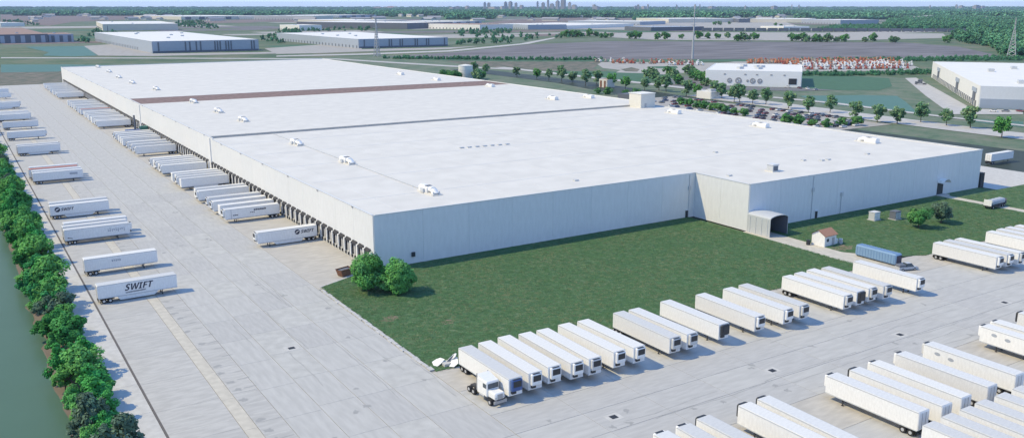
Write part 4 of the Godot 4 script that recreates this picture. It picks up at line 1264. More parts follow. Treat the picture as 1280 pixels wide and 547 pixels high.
func make_trees():
	var g := RandomNumberGenerator.new()
	g.seed = 1313
	var bank_cols := [[0.069, 0.225, 0.069], [0.098, 0.273, 0.082], [0.146, 0.321, 0.102], [0.058, 0.176, 0.069], [0.117, 0.254, 0.109]]
	var grey_cols := [[0.140, 0.210, 0.147], [0.112, 0.182, 0.126], [0.084, 0.154, 0.105]]
	var lime := [[0.119, 0.338, 0.092], [0.151, 0.381, 0.116], [0.099, 0.296, 0.081]]
	var road_cols := [[0.145, 0.277, 0.141], [0.106, 0.231, 0.122], [0.211, 0.323, 0.163]]
	# bank thicket prototypes: unit radius about 2.6 m
	var bank_tones := [[[0.055, 0.218, 0.061], [0.070, 0.250, 0.071]], [[0.086, 0.296, 0.086], [0.101, 0.328, 0.096]], [[0.140, 0.374, 0.101], [0.117, 0.328, 0.091]], [[0.039, 0.218, 0.076], [0.055, 0.250, 0.086]], [[0.078, 0.359, 0.091], [0.070, 0.296, 0.076]], grey_cols]
	var bank_words := ["dark green", "mid green", "pale yellow-green", "deep blue-green", "fresh green", "dull grey-green"]
	var bank := []
	for i in 6:
		bank.append([crown_mesh(100 + i, 2.5, 2.2 + 0.25 * (i % 3), 26, 130, 0.24, bank_tones[i]), trunk_mesh(200 + i, 3.2, 0.16, 2.2)])
	var n := 0
	var z := -118.0
	while z > -560.0:
		var big := z > -430.0
		var k := g.randi() % 6 if g.randf() < 0.8 else g.randi() % 5
		for lane in 2:
			var x := (14.3 if lane == 0 else 11.3) + g.randf_range(-0.7, 0.7)
			if lane == 1 and g.randf() < 0.35: continue
			var s := g.randf_range(0.6, 1.35) * (1.0 if lane == 0 else 0.85)
			if z < -230.0: s *= 1.15
			var t := thing("bank_tree", "", "tree", Vector3(x, -0.6 if lane == 0 else -1.6, z + g.randf_range(-1.2, 1.2)), g.randf() * TAU, "trees in the thicket along the canal")
			t.set_meta("label", ("tall " if s > 1.1 else ("low " if s < 0.85 else "rounded ")) + bank_words[k] + (" tree beside the pale service strip in the canal thicket" if lane == 0 else " tree leaning over the water in the canal thicket"))
			obj("trunk", bank[k][1], "bark", t)
			obj("crown", bank[k][0], "leaf", t)
			t.scale = Vector3(s, s * g.randf_range(0.7, 1.4), s * g.randf_range(0.85, 1.2))
			k = g.randi() % 6
		z -= g.randf_range(2.0, 4.6)
		n += 1
	# the two bright trees at the dock corner
	for i in 2:
		var p: Vector2 = [Vector2(74.2, -175.9), Vector2(78.9, -170.9)][i]
		var t := thing("corner_tree", ["bright green rounded tree at the dock corner beside the rusty skip", "bright green tree on the lawn beside the larger corner tree"][i], "tree", Vector3(p.x, 0.1, p.y), i * 2.0)
		obj("trunk", trunk_mesh(300 + i, 6.0, 0.22, 2.6), "bark", t)
		obj("crown", crown_mesh(310 + i, [4.5, 3.9][i], [4.2, 3.9][i], 100, 200, 0.27, lime), "leaf", t)
	# two trees on the second lawn
	for i in 2:
		var p: Vector2 = [Vector2(229.9, -144.5), Vector2(240.6, -144.5)][i]
		var t := thing("lawn_tree", ["green tree on the lawn nearer the transformer cabinets", "grey-green tree on the lawn nearer the narrow path"][i], "tree", Vector3(p.x, 0.1, p.y), i * 1.3)
		obj("trunk", trunk_mesh(330 + i, 4.2, 0.2, 2.4), "bark", t)
		var c := obj("crown", crown_mesh(340 + i, 3.6, 2.5, 45, 150, 0.3, bank_cols if i == 0 else grey_cols), "leaf", t)
		c.position.y = 1.0
	# street trees beyond the channel
	var street := []
	for i in 5:
		street.append([crown_mesh(400 + i, 4.4, 4.6 + 0.4 * (i % 3), 40, 55, 0.55, road_cols if i != 3 else lime), trunk_mesh(420 + i, 7.0, 0.26, 3.2)])
	var spots := [Vector2(430.2, -232.6), Vector2(451.2, -260.9), Vector2(449.7, -273.3), Vector2(450.6, -288.8), Vector2(433.3, -291.6), Vector2(430.2, -301.7), Vector2(435.2, -319.9), Vector2(446.2, -345.5), Vector2(432.0, -349.7), Vector2(442.2, -373.5), Vector2(448.4, -397.1), Vector2(444.7, -405.3), Vector2(445.2, -416.9), Vector2(442.0, -418.9), Vector2(450.7, -438.3), Vector2(454.1, -449.3), Vector2(447.8, -460.1), Vector2(445.6, -468.3), Vector2(454.4, -499.0), Vector2(458.7, -511.8), Vector2(449.5, -517.7), Vector2(445.9, -536.1), Vector2(445.9, -552.8), Vector2(454.3, -583.1), Vector2(437.2, -575.8), Vector2(447.1, -606.6), Vector2(443.9, -618.4), Vector2(444.5, -638.2), Vector2(440.6, -651.1), Vector2(440.8, -683.7), Vector2(432.0, -724.4), Vector2(428.3, -739.0)]
	for i in spots.size():
		var p: Vector2 = spots[i]
		var k := g.randi() % 5
		var t := thing("street_tree", "", "tree", Vector3(p.x, -0.5, p.y), g.randf() * TAU, "street trees along the road beyond the warehouse")
		t.set_meta("label", "young green street tree, " + nth(i) + " in the roadside row from the trailer by the channel")
		obj("trunk", street[k][1], "bark", t)
		var c := obj("crown", street[k][0], "leaf", t)
		c.position.y = 1.6
		t.scale = Vector3.ONE * g.randf_range(0.8, 1.15)
	# rounded shrubs round the car park
	var shrub := []
	for i in 3: shrub.append(crown_mesh(460 + i, 3.4, 2.4, 30, 60, 0.42, bank_cols))
	var sn := -1
	for p in [Vector2(409.4, -299.0), Vector2(402.5, -303.4), Vector2(390.3, -303.5), Vector2(386.5, -309.7), Vector2(385.3, -318.2), Vector2(382.9, -323.7), Vector2(390.5, -362.0), Vector2(391.7, -370.6), Vector2(396.3, -382.2), Vector2(396.2, -387.3), Vector2(396.0, -392.5), Vector2(397.7, -401.9), Vector2(397.6, -407.3), Vector2(399.8, -416.8), Vector2(402.1, -426.6), Vector2(411.6, -483.1), Vector2(409.1, -491.6), Vector2(406.0, -507.7), Vector2(403.9, -516.3)]:
		sn += 1
		var t := thing("shrub", "rounded dark green shrub, " + nth(sn) + " along the car park from the channel end", "shrub", Vector3(p.x, -0.4, p.y), g.randf() * TAU, "shrubs round the car park")
		obj("foliage", shrub[g.randi() % 3], "leaf", t)
		t.scale = Vector3.ONE * g.randf_range(0.85, 1.3)
	# trees round the white tank and the middle building, hedgerow trees beyond the field
	var far := []
	for i in 4: far.append([crown_mesh(500 + i, 7.0, 6.0, 30, 36, 1.1, road_cols if i % 2 else bank_cols), trunk_mesh(520 + i, 8.0, 0.4, 4.0)])
	var hedge := [Vector2(372.5, -694.5), Vector2(372.4, -684.1), Vector2(376.5, -681.5), Vector2(392.3, -671.4), Vector2(398.5, -677.9), Vector2(530.2, -604.7), Vector2(516.1, -582.4), Vector2(563.8, -616.8), Vector2(554.5, -600.1), Vector2(592.7, -622.0), Vector2(562.5, -584.1), Vector2(547.4, -562.4), Vector2(505.6, -541.2), Vector2(528.7, -535.6), Vector2(514.6, -517.7)]
	var n1 := hedge.size()
	hedge.append_array([Vector2(1127.8, -1573.1), Vector2(1106.3, -1526.0), Vector2(1117.6, -1518.8), Vector2(1128.8, -1511.7), Vector2(1178.3, -1540.9), Vector2(1189.8, -1533.6), Vector2(1137.9, -1448.2), Vector2(1146.2, -1443.0), Vector2(1184.9, -1475.9), Vector2(1157.3, -1381.1), Vector2(1168.0, -1374.3), Vector2(1173.1, -1318.9), Vector2(1186.1, -1310.6), Vector2(1242.6, -1326.7), Vector2(1270.6, -1308.9), Vector2(1286.6, -1298.7), Vector2(1302.6, -1288.5), Vector2(1354.0, -1310.5), Vector2(1242.2, -1178.0), Vector2(1249.7, -1173.2), Vector2(1289.8, -1195.0), Vector2(1331.8, -1217.8), Vector2(1329.0, -1122.7), Vector2(1341.5, -1114.8), Vector2(1319.3, -1083.7), Vector2(1332.6, -1075.3), Vector2(1339.9, -1070.6), Vector2(1350.8, -1063.7), Vector2(1364.1, -1055.2), Vector2(1376.2, -1047.5), Vector2(1407.8, -1027.4), Vector2(1453.1, -1043.7), Vector2(1416.6, -978.6), Vector2(1421.3, -975.6), Vector2(2338.6, -2052.4), Vector2(2259.7, -1960.3), Vector2(2816.0, -2256.8), Vector2(1498.4, -926.5), Vector2(2278.3, -2245.6), Vector2(2264.4, -2254.5), Vector2(2411.3, -2329.7)])
	for i in hedge.size():
		var p: Vector2 = hedge[i]
		var k := g.randi() % 4
		var t := thing("field_tree", "dark green tree beside the white tank or the mid white building" if i < n1 else "dark tree in the hedgerow at the ploughed field's far edge", "tree", Vector3(p.x, -0.5, p.y), g.randf() * TAU, "trees round the tank and the middle building" if i < n1 else "hedgerow trees beyond the ploughed field")
		obj("trunk", far[k][1], "bark", t)
		obj("crown", far[k][0], "leaf", t)
		t.scale = Vector3.ONE * (g.randf_range(0.6, 0.95) if i < n1 else g.randf_range(0.8, 1.5))

# ---------------------------------------------------------------- far buildings
func shed_building(called: String, label: String, corners: Array, h: float, wall_m: String, roof_m: String, bays: int, bay_m := "slate", units := 4) -> Node3D:
	# corners: front left, front right, back right, back left
	var c: Vector2 = (corners[0] + corners[2]) * 0.5
	var t := thing(called, label, "building", Vector3(c.x, -0.5, c.y))
	var p := []
	for q in corners: p.append(q - c)
	for i in 4:
		var a: Vector2 = p[i]; var b: Vector2 = p[(i + 1) % 4]
		var mid := (a + b) * 0.5
		var w := box_part("wall", Vector3(mid.x, h * 0.5, mid.y), Vector3(a.distance_to(b) - 0.4, h, 0.4), wall_m, t)
		w.rotation.y = -(b - a).angle()
		if i == 0:
			for k in bays:
				var f := (k + 0.5) / bays
				box_part("bay", Vector3((f - 0.5) * a.distance_to(b), -h * 0.06, 0.3), Vector3(a.distance_to(b) / bays * 0.42, h * 0.8, 0.3), bay_m, w)
		if i == 3:
			var m := int(a.distance_to(b) / 14.0)
			for k in mini(m, 30):
				box_part("dock_door", Vector3(((k + 0.5) / m - 0.5) * a.distance_to(b), -h * 0.34, 0.25), Vector3(3.6, 4.0, 0.3), "slate", w)
	var st := mb()
	var ins := []
	for q in p: ins.append(q * 0.998)
	prism(st, ins, h - 0.8, h - 0.25)
	obj("roof", st, roof_m, t)
	var g := RandomNumberGenerator.new()
	g.seed = int(absf(c.x) + absf(c.y) * 3.0)
	for k in units:
		var q: Vector2 = p[3].lerp(p[2], g.randf_range(0.12, 0.88)).lerp(p[0].lerp(p[1], g.randf_range(0.12, 0.88)), g.randf_range(0.2, 0.9))
		box_part("roof_unit", Vector3(q.x, h + 0.6, q.y), Vector3(5.0, 1.8, 3.4), "galv", t)
	return t

func along(a: Vector2, b: Vector2, depth: float) -> Array:
	# a rectangle with front edge a-b, going back (away) by depth
	var d := (b - a).normalized()
	var back := Vector2(d.y, -d.x)
	return [a, b, b + back * depth, a + back * depth]

func make_far_buildings():
	# grey and white warehouses beyond the field on the left
	var a := shed_building("far_warehouse", "pale warehouse with grey-blue striped front beyond the left pond", along(Vector2(246, -1299), Vector2(392, -1299), 520.0), 16.0, "grey_blue", "far_white", 0, "slate", 6)
	bay_columns(a, 146.0, 16.0, [0.055, 0.30, 0.34, 0.40, 0.44, 0.575, 0.60, 0.625, 0.68, 0.705, 0.73, 0.93, 0.955], 260.0)
	var b := shed_building("far_warehouse", "pale warehouse with grey-blue striped front behind the lattice mast", along(Vector2(540, -1282), Vector2(694, -1282), 390.0), 14.0, "grey_blue", "far_white", 0, "slate", 5)
	bay_columns(b, 154.0, 14.0, [0.06, 0.33, 0.355, 0.45, 0.475, 0.62, 0.645, 0.75, 0.775, 0.96], 195.0)
	shed_building("far_warehouse", "long low building with brown roof and slate front at the left field", along(Vector2(40, -1790), Vector2(166, -1790), 560.0), 15.0, "slate", "far_brown", 8, "grey_blue", 3)
	shed_building("far_warehouse", "short grey-blue building joined to the brown-roofed one", along(Vector2(168, -1800), Vector2(208, -1800), 120.0), 14.0, "grey_blue", "far_brown", 3, "slate", 1)
	# [front left, front right, height, depth, wall, roof, bays, label]
	var list := [
		[Vector2(372.3, -2593.2), Vector2(558.3, -2572.9), 17.0, 500.0, "far_cream", "far_white", 0, "cream windowless warehouse behind the striped grey-blue one"],
		[Vector2(175.3, -3288.3), Vector2(244.3, -3314.0), 12.0, 400.0, "far_white", "far_white", 0, "low white-roofed building beyond the brown roof"],
		[Vector2(1000.2, -4523.2), Vector2(1405.9, -4598.8), 16.0, 600.0, "far_cream", "far_white", 6, "wide pale warehouse at the edge of the brown field"],
		[Vector2(1378.4, -4444.1), Vector2(1641.5, -4632.4), 15.0, 500.0, "grey_blue", "far_white", 4, "grey-fronted warehouse beside the wide pale one"],
		[Vector2(1536.8, -4181.3), Vector2(1719.0, -4399.3), 18.0, 300.0, "far_cream", "far_white", 0, "cream square building between two far warehouses"],
		[Vector2(1934.5, -4852.6), Vector2(2272.7, -5106.5), 14.0, 400.0, "grey_blue", "far_white", 4, "far grey-fronted warehouse under the red earth hill"],
		[Vector2(1230.1, -2913.4), Vector2(1431.8, -2953.7), 15.0, 400.0, "far_cream", "far_white", 0, "cream low warehouse left of the slate-fronted block"],
		[Vector2(1125.2, -2316.9), Vector2(1329.3, -2421.6), 17.0, 420.0, "slate", "far_white", 5, "slate-fronted warehouse behind the striped building"],
		[Vector2(1506.1, -2737.6), Vector2(1659.7, -2808.5), 12.0, 260.0, "grey_blue", "far_white", 3, "small grey-fronted shed beside the slate-fronted warehouse"],
		[Vector2(809.7, -2314.5), Vector2(874.1, -2321.7), 14.0, 120.0, "far_white", "far_white", 0, "small white shed among the scattered plots"],
		[Vector2(1279.8, -2331.4), Vector2(1348.4, -2347.5), 9.0, 100.0, "far_white", "far_white", 0, "tiny white shed beside the brown plot"],
		[Vector2(1253.5, -2130.0), Vector2(1376.7, -2156.7), 14.0, 220.0, "far_white", "far_brown", 0, "white building with brown roof by the dotted shrubs"],
		[Vector2(1387.9, -2096.0), Vector2(1504.3, -2075.4), 13.0, 220.0, "grey_blue", "far_white", 0, "grey-blue fronted shed beside the long white roof"],
		[Vector2(1506.2, -2074.2), Vector2(1865.0, -2211.8), 10.0, 300.0, "far_white", "far_white", 0, "long white roof in the pale industrial yard"],
		[Vector2(2046.4, -2393.4), Vector2(2217.3, -2453.3), 12.0, 300.0, "grey_blue", "far_white", 0, "grey-blue low hall left of the monopole"],
		[Vector2(2450.5, -2693.1), Vector2(2751.5, -2610.9), 15.0, 300.0, "far_cream", "far_white", 0, "cream low hall behind the monopole"],
		[Vector2(2685.2, -2543.6), Vector2(2722.5, -2519.8), 16.0, 200.0, "slate", "far_white", 0, "slate block at the end of the cream hall"],
		[Vector2(2792.6, -2584.7), Vector2(2914.6, -2397.5), 14.0, 300.0, "far_cream", "far_white", 0, "long cream hall before the woods"],
		[Vector2(2848.5, -2335.4), Vector2(2877.0, -2218.0), 13.0, 240.0, "far_white", "far_white", 0, "white hall between the cream hall and the woods"],
		[Vector2(2748.3, -2115.1), Vector2(2931.5, -2088.7), 15.0, 200.0, "grey_blue", "far_white", 0, "grey-blue hall against the woods"],
		[Vector2(1565.7, -1786.2), Vector2(1738.4, -1771.1), 10.0, 120.0, "slate", "grey_blue", 10, "long dark freight shed before the pale lot"],
		[Vector2(1952.4, -1684.7), Vector2(2046.7, -1676.3), 9.0, 90.0, "far_white", "far_white", 0, "small white shed before the woods"]]
	for r in list:
		shed_building("far_building", r[7], along(r[0], r[1], r[3]), r[2], r[4], r[5], r[6], "slate", 2)
	# the white building with round fans, and its parts
	var f0 := Vector2(521, -526)
	var dirn := Vector2(0.643, 0.766).normalized()
	var m := shed_building("white_plant", "white building with a row of round wall fans and one dark door", along(f0, f0 + dirn * 74.0, 90.0), 12.4, "plant_white", "far_white", 0, "slate", 5)
	var front := m.get_child(0)
	for k in 5:
		var st := mb()
		var x: float = [-18.0, -11.0, -4.0, 0.0, 5.5][k]
		var r: float = [2.0, 2.6, 1.0, 2.2, 2.0][k]
		for i in 16:
			var a0 := TAU * i / 16.0; var a1 := TAU * (i + 1) / 16.0
			quad(st, Vector3(x + cos(a0) * r, -1.8 + sin(a0) * r, 0.4), Vector3(x + cos(a1) * r, -1.8 + sin(a1) * r, 0.4), Vector3(x + cos(a1) * r * 0.6, -1.8 + sin(a1) * r * 0.6, 0.45), Vector3(x + cos(a0) * r * 0.6, -1.8 + sin(a0) * r * 0.6, 0.45))
		for i in 3:
			var a0 := TAU * i / 3.0
			tube(st, Vector3(x, -1.8, 0.4), Vector3(x + cos(a0) * r * 0.7, -1.8 + sin(a0) * r * 0.7, 0.4), 0.22, 0.22, 6)
		obj("wall_fan", st, "trim_grey", front)
	for x in [-22.0, -6.0, 3.0, 14.0, 24.0]:
		box_part("vent", Vector3(x, 3.2, 0.3), Vector3(1.6, 0.9, 0.2), "trim_grey", front)
	box_part("roller_door", Vector3(30.5, -1.6, 0.3), Vector3(6.0, 4.6, 0.2), "dark", front)
	# right-hand warehouse with docks on its long wall
	var dl := Vector2(0.783, -0.622)
	var c0 := Vector2(545, -312)
	var px := Vector2(0.622, 0.783)
	var rw := thing("right_warehouse", "white warehouse with dark dock bays beyond the access drive", "building", Vector3(c0.x, -0.5, c0.y), atan2(-dl.y, dl.x))
	# local: +x along the long dock wall (away), +z to the right
	box_part("long_wall", Vector3(133.0, 7.0, 0.2), Vector3(266.0, 14.0, 0.4), "far_white", rw)
	box_part("end_wall", Vector3(-0.2, 7.0, 80.4), Vector3(0.4, 14.0, 160.0), "wall_b", rw)
	box_part("rear_wall", Vector3(133.0, 7.0, 160.4), Vector3(266.0, 14.0, 0.4), "far_white", rw)
	box_part("far_wall", Vector3(266.2, 7.0, 80.4), Vector3(0.4, 14.0, 160.0), "far_white", rw)
	box_part("roof", Vector3(133.0, 13.6, 80.3), Vector3(265.4, 0.4, 159.6), "far_white", rw)
	for k in 30:
		var d := box_part("dock_door", Vector3(10.0 + k * 8.2, 2.2, -0.2), Vector3(3.4, 3.6, 0.3), "slate", rw)
		box_part("dock_post", Vector3(2.6, -0.2, -0.3), Vector3(0.8, 3.2, 0.5), "far_white", d)
	for x in [18.0, 98.0, 214.0]:
		box_part("entrance_bay", Vector3(x, 5.0, -0.35), Vector3(9.0, 7.4, 0.5), "slate", rw)
		box_part("entrance_head", Vector3(x, 10.4, -0.4), Vector3(16.0, 2.6, 0.6), "grey_blue", rw)
	box_part("base_band", Vector3(-0.5, 3.2, 80.4), Vector3(0.3, 6.0, 159.0), "grey_blue", rw)
	for k in 6:
		box_part("roof_unit", Vector3(30.0 + k * 38.0, 14.9, 28.0 + 22.0 * (k % 3)), Vector3(6.0, 2.2, 4.0), "galv", rw)
	# white storage tank behind the long roof
	var tk := thing("storage_tank", "white cylindrical storage tank standing behind the long roof", "tank", Vector3(392.0, -0.5, -692.0))
	var st := mb()
	tube(st, Vector3.ZERO, Vector3(0, 11.4, 0), 6.3, 6.3, 36)
	var shell := obj("shell", st, "far_white", tk)
	st = mb()
	tube(st, Vector3(0, 11.4, 0), Vector3(0, 12.4, 0), 6.4, 0.4, 36)
	obj("cone_roof", st, "far_white", shell)
	for y in [3.8, 7.6, 11.2]:
		st = mb()
		tube(st, Vector3(0, y, 0), Vector3(0, y + 0.22, 0), 6.42, 6.42, 36)
		obj("hoop", st, "coping", tk)
	# small white and brick house-like buildings near the street
	shed_building("street_shed", "small white shed among the street trees", along(Vector2(443.7, -455.9), Vector2(444.2, -442.4), 9.0), 5.0, "far_white", "far_white", 0, "slate", 1)
	shed_building("gate_house", "small gatehouse with a slate roof at the roof's right edge", along(Vector2(383.2, -468.6), Vector2(387.3, -453.7), 12.0), 5.0, "slate", "slate", 0, "slate", 0)
	shed_building("brick_kiosk", "small white and brick kiosk by the green field", along(Vector2(437.4, -558.2), Vector2(438.2, -549.2), 8.0), 6.5, "cream", "rust_roof", 2, "rust", 0)

func bay_columns(t: Node3D, width: float, h: float, at: Array, half_depth: float):
	for f in at:
		box_part("bay_column", Vector3((f - 0.5) * width, h * 0.46, half_depth + 0.35), Vector3(width * 0.013, h * 0.9, 0.4), "slate", t)
	box_part("base_band", Vector3(0, 1.4, half_depth + 0.28), Vector3(width - 1.0, 2.6, 0.3), "slate", t)

# ---------------------------------------------------------------- far things
func make_far_things():
	var g := RandomNumberGenerator.new()
	g.seed = 616
	# parked cars behind the front roof
	var paints := ["car_red", "car_maroon", "car_white", "car_grey", "car_black", "car_blue", "car_silver", "car_maroon", "car_grey", "car_white"]
	var names := {"car_red": "red", "car_maroon": "dark maroon", "car_white": "white", "car_grey": "dark grey", "car_black": "black", "car_blue": "navy blue", "car_silver": "silver"}
	for row in 5:
		for k in 40:
			if g.randf() < 0.52: continue
			var p: String = paints[g.randi() % paints.size()]
			if k > 22 and row > 2: p = ["car_red", "car_maroon", "car_maroon", "car_grey"][g.randi() % 4]
			make_car("car", names[p] + " car parked in the " + nth(row) + " row from the shrubs by the roof", Vector3(386.0 + row * 10.4 + k * 0.05, -0.28, -298.0 - k * 4.2 + g.randf_range(-0.3, 0.3)), (0.0 if g.randf() < 0.5 else PI) + g.randf_range(-0.04, 0.04), p, "cars in the staff lot")
	# cars in front of the white plant
	for p in [Vector2(512.8, -574.5), Vector2(512.9, -564.7), Vector2(534.7, -580.7), Vector2(528.8, -564.3), Vector2(522.0, -549.3), Vector2(522.0, -539.9), Vector2(516.7, -525.2), Vector2(559.9, -463.4), Vector2(559.6, -455.5), Vector2(559.2, -447.7), Vector2(557.6, -473.2), Vector2(530.7, -304.1), Vector2(533.1, -295.1), Vector2(539.2, -291.2), Vector2(546.6, -286.5)]:
		var k: String = paints[g.randi() % paints.size()]
		make_car("car", names[k] + " car parked beside a white building", Vector3(p.x, -0.27, p.y), g.randf() * TAU, k, "cars beside the white buildings")
	var tr := tractor("dark truck driving on the access drive", Vector3(Vector2(672.2, -435.1).x, -0.26, Vector2(672.2, -435.1).y), 2.3, "slate")
	tr.scale = Vector3.ONE * 1.1
	# hire machines in the equipment yard: booms on wheeled chassis
	var kinds := {}
	for m in ["orange", "red", "white_a", "tan"]:
		for v in 2:
			var c := Node3D.new()
			box_part("chassis", Vector3(0, 1.0, 0), Vector3(5.4, 1.0, 2.3), m, c)
			box_part("engine_cover", Vector3(-1.6, 2.0, 0), Vector3(2.2, 1.3, 2.1), m, c)
			for x in [-1.8, 1.8]:
				for s in [-1, 1]: wheel_part(c, Vector3(x, 0.65, s * 1.15), 0.65, 0.45)
			var st := mb()
			if v == 0:
				tube(st, Vector3(-2.2, 2.4, 0), Vector3(4.6, 3.4, 0), 0.34, 0.26, 6)
			else:
				tube(st, Vector3(-1.8, 2.4, 0), Vector3(-0.2, 5.4, 0), 0.32, 0.28, 6)
				tube(st, Vector3(-0.2, 5.4, 0), Vector3(3.6, 4.2, 0), 0.28, 0.22, 6)
			obj("boom", st, m, c)
			box_part("platform", Vector3(4.8 if v == 0 else 3.9, 3.2 if v == 0 else 4.0, 0), Vector3(0.9, 1.1, 1.8), m, c)
			kinds[m + str(v)] = c
	var mn := {"orange": "orange", "red": "red", "white_a": "white", "tan": "tan"}
	var spots := []
	# rows: [start, end, count, paints]
	for r in [[Vector2(759.7, -701.8), Vector2(928.1, -636.7), 46, ["orange", "red", "orange", "tan"], "in the long front row of the orange machines"], [Vector2(780.5, -716.3), Vector2(927.7, -655.3), 40, ["orange", "orange", "tan", "red"], "in the row along the ploughed field hedge"], [Vector2(770.8, -661.8), Vector2(904.0, -609.9), 40, ["white_a", "red", "white_a", "orange"], "in the mixed row behind the pale machines"], [Vector2(760.2, -631.3), Vector2(880.4, -582.4), 34, ["white_a", "white_a", "tan"], "in the pale middle row of the equipment yard"], [Vector2(736.7, -601.6), Vector2(838.4, -557.9), 24, ["white_a", "white_a", "red"], "in the row along the dark yard hedge"], [Vector2(800.3, -573.6), Vector2(828.0, -561.7), 8, ["red", "orange"], "in the short red cluster by the yard hedge"], [Vector2(637.0, -818.5), Vector2(667.2, -792.1), 9, ["white_a", "tan", "red"], "at the far end of the yard left of the power pole"], [Vector2(638.1, -787.9), Vector2(671.1, -758.3), 9, ["red", "orange", "tan"], "in the short row left of the power pole"], [Vector2(678.5, -770.8), Vector2(716.7, -737.7), 12, ["white_a", "red", "orange", "tan"], "in the row at the foot of the power pole"], [Vector2(670.3, -733.9), Vector2(696.3, -709.3), 8, ["white_a", "white_a", "red"], "in the row behind the white plant"]]:
		for i in r[2]:
			var q: Vector2 = (r[0] as Vector2).lerp(r[1], (i + g.randf_range(-0.25, 0.25)) / float(r[2] - 1))
			spots.append([q, r[3][g.randi() % r[3].size()], r[4]])
	for s in spots:
		dup(kinds[s[1] + str(g.randi() % 2)], "lift_machine", Vector3(s[0].x, -0.32, s[0].y), g.randf_range(-0.5, 0.5) + 0.9, mn[s[1]] + " boom lift " + s[2], "lift machine", "machines in the equipment yard")
	# a train of dark wagons beyond the pale lot
	for i in 26:
		var q: Vector2 = Vector2(1693.7, -1713.9).lerp(Vector2(2223.2, -1269.8), i / 25.0)
		var d: Vector2 = Vector2(2223.2, -1269.8) - Vector2(1693.7, -1713.9)
		var w := thing("freight_wagon", "dark slate freight wagon in the train beyond the pale lot", "wagon", Vector3(q.x, -0.5, q.y), -d.angle(), "train of freight wagons")
		var L := d.length() / 25.0 - 3.0
		box_part("body", Vector3(0, 4.6, 0), Vector3(L, 7.6, 4.0), "slate", w)
		box_part("bogie", Vector3(-L * 0.36, 0.5, 0), Vector3(6.0, 1.0, 3.0), "chassis", w)
		box_part("bogie", Vector3(L * 0.36, 0.5, 0), Vector3(6.0, 1.0, 3.0), "chassis", w)
	# transmission structures
	lattice_tower("pale lattice power mast standing before the striped far warehouse", Vector3(Vector2(471.1, -1060.4).x, -0.5, Vector2(471.1, -1060.4).y), 50.0, 3.0)
	lattice_tower("pale lattice pylon at the corner of the ploughed field", Vector3(Vector2(1117.9, -605.3).x, -0.5, Vector2(1117.9, -605.3).y), 49.0, 5.0)
	var mp := thing("power_pole", "tall grey steel power pole behind the white plant", "power pole", Vector3(Vector2(773.1, -804.4).x, -0.5, Vector2(773.1, -804.4).y))
	var st := mb()
	tube(st, Vector3.ZERO, Vector3(0, 61.0, 0), 1.5, 0.45, 12)
	obj("shaft", st, "tower_grey", mp)
	for y in [40.0, 47.0, 54.0]:
		for s in [-1, 1]:
			st = mb()
			tube(st, Vector3(0, y, 0), Vector3(s * 4.6, y + 1.4, 0), 0.26, 0.12, 6)
			var arm := obj("arm", st, "tower_grey", mp)
			st = mb()
			tube(st, Vector3(s * 4.5, y + 1.3, 0), Vector3(s * 4.5, y - 0.8, 0), 0.12, 0.12, 6)
			obj("insulator", st, "galv", arm)
	var st3 := mb()
	tube(st3, Vector3.ZERO, Vector3(0, 14.0, 0), 0.9, 0.8, 10)
	var stack := thing("chimney_stack", "short dark chimney behind the left cream warehouse", "chimney", Vector3(Vector2(370.4, -2502.5).x, -0.5, Vector2(370.4, -2502.5).y))
	obj("shaft", st3, "slate", stack)
	st3 = mb()
	tube(st3, Vector3(0, 13.6, 0), Vector3(0, 14.6, 0), 1.2, 1.2, 10)
	obj("cap", st3, "slate", stack)
	# downtown skyline, about 13 km off: [where, height, width]
	var city := [[Vector2(6678.2, -12157.7), 55.0, 90.0], [Vector2(6612.5, -11889.6), 70.0, 60.0], [Vector2(6488.1, -11382.7), 75.0, 50.0], [Vector2(7088.5, -11896.3), 130.0, 40.0], [Vector2(6811.9, -11318.9), 120.0, 50.0], [Vector2(6746.7, -11078.0), 60.0, 120.0], [Vector2(7043.0, -11316.8), 70.0, 60.0], [Vector2(7216.3, -11504.9), 135.0, 45.0], [Vector2(7141.8, -11253.9), 140.0, 50.0], [Vector2(7278.4, -11314.7), 120.0, 40.0], [Vector2(7417.5, -11376.7), 85.0, 50.0], [Vector2(7618.8, -11248.5), 140.0, 36.0], [Vector2(7762.6, -11310.4), 125.0, 55.0], [Vector2(7677.1, -11060.7), 175.0, 30.0], [Vector2(8106.2, -11570.2), 110.0, 60.0], [Vector2(7515.5, -10588.2), 150.0, 50.0], [Vector2(7651.8, -10641.3), 185.0, 70.0], [Vector2(8021.4, -10992.0), 130.0, 40.0], [Vector2(7931.9, -10750.5), 90.0, 70.0], [Vector2(8576.3, -11108.0), 95.0, 50.0], [Vector2(8275.3, -10679.6), 70.0, 90.0], [Vector2(8773.8, -10362.0), 75.0, 50.0], [Vector2(8722.1, -10247.1), 95.0, 40.0], [Vector2(8873.5, -10298.5), 70.0, 70.0], [Vector2(9361.1, -10770.7), 100.0, 22.0], [Vector2(9550.2, -10328.0), 95.0, 20.0], [Vector2(9692.9, -10080.7), 95.0, 24.0], [Vector2(9571.3, -9853.9), 95.0, 24.0], [Vector2(10197.8, -10237.6), 70.0, 100.0], [Vector2(10235.3, -9581.6), 80.0, 20.0], [Vector2(10401.2, -9177.4), 75.0, 80.0], [Vector2(11243.6, -9571.4), 100.0, 18.0], [Vector2(11013.6, -9239.3), 90.0, 18.0], [Vector2(12926.1, -8336.9), 85.0, 18.0], [Vector2(13140.2, -8041.0), 95.0, 30.0], [Vector2(12952.5, -7850.6), 80.0, 60.0], [Vector2(12781.7, -7515.7), 85.0, 90.0], [Vector2(13350.2, -7750.7), 75.0, 60.0]]
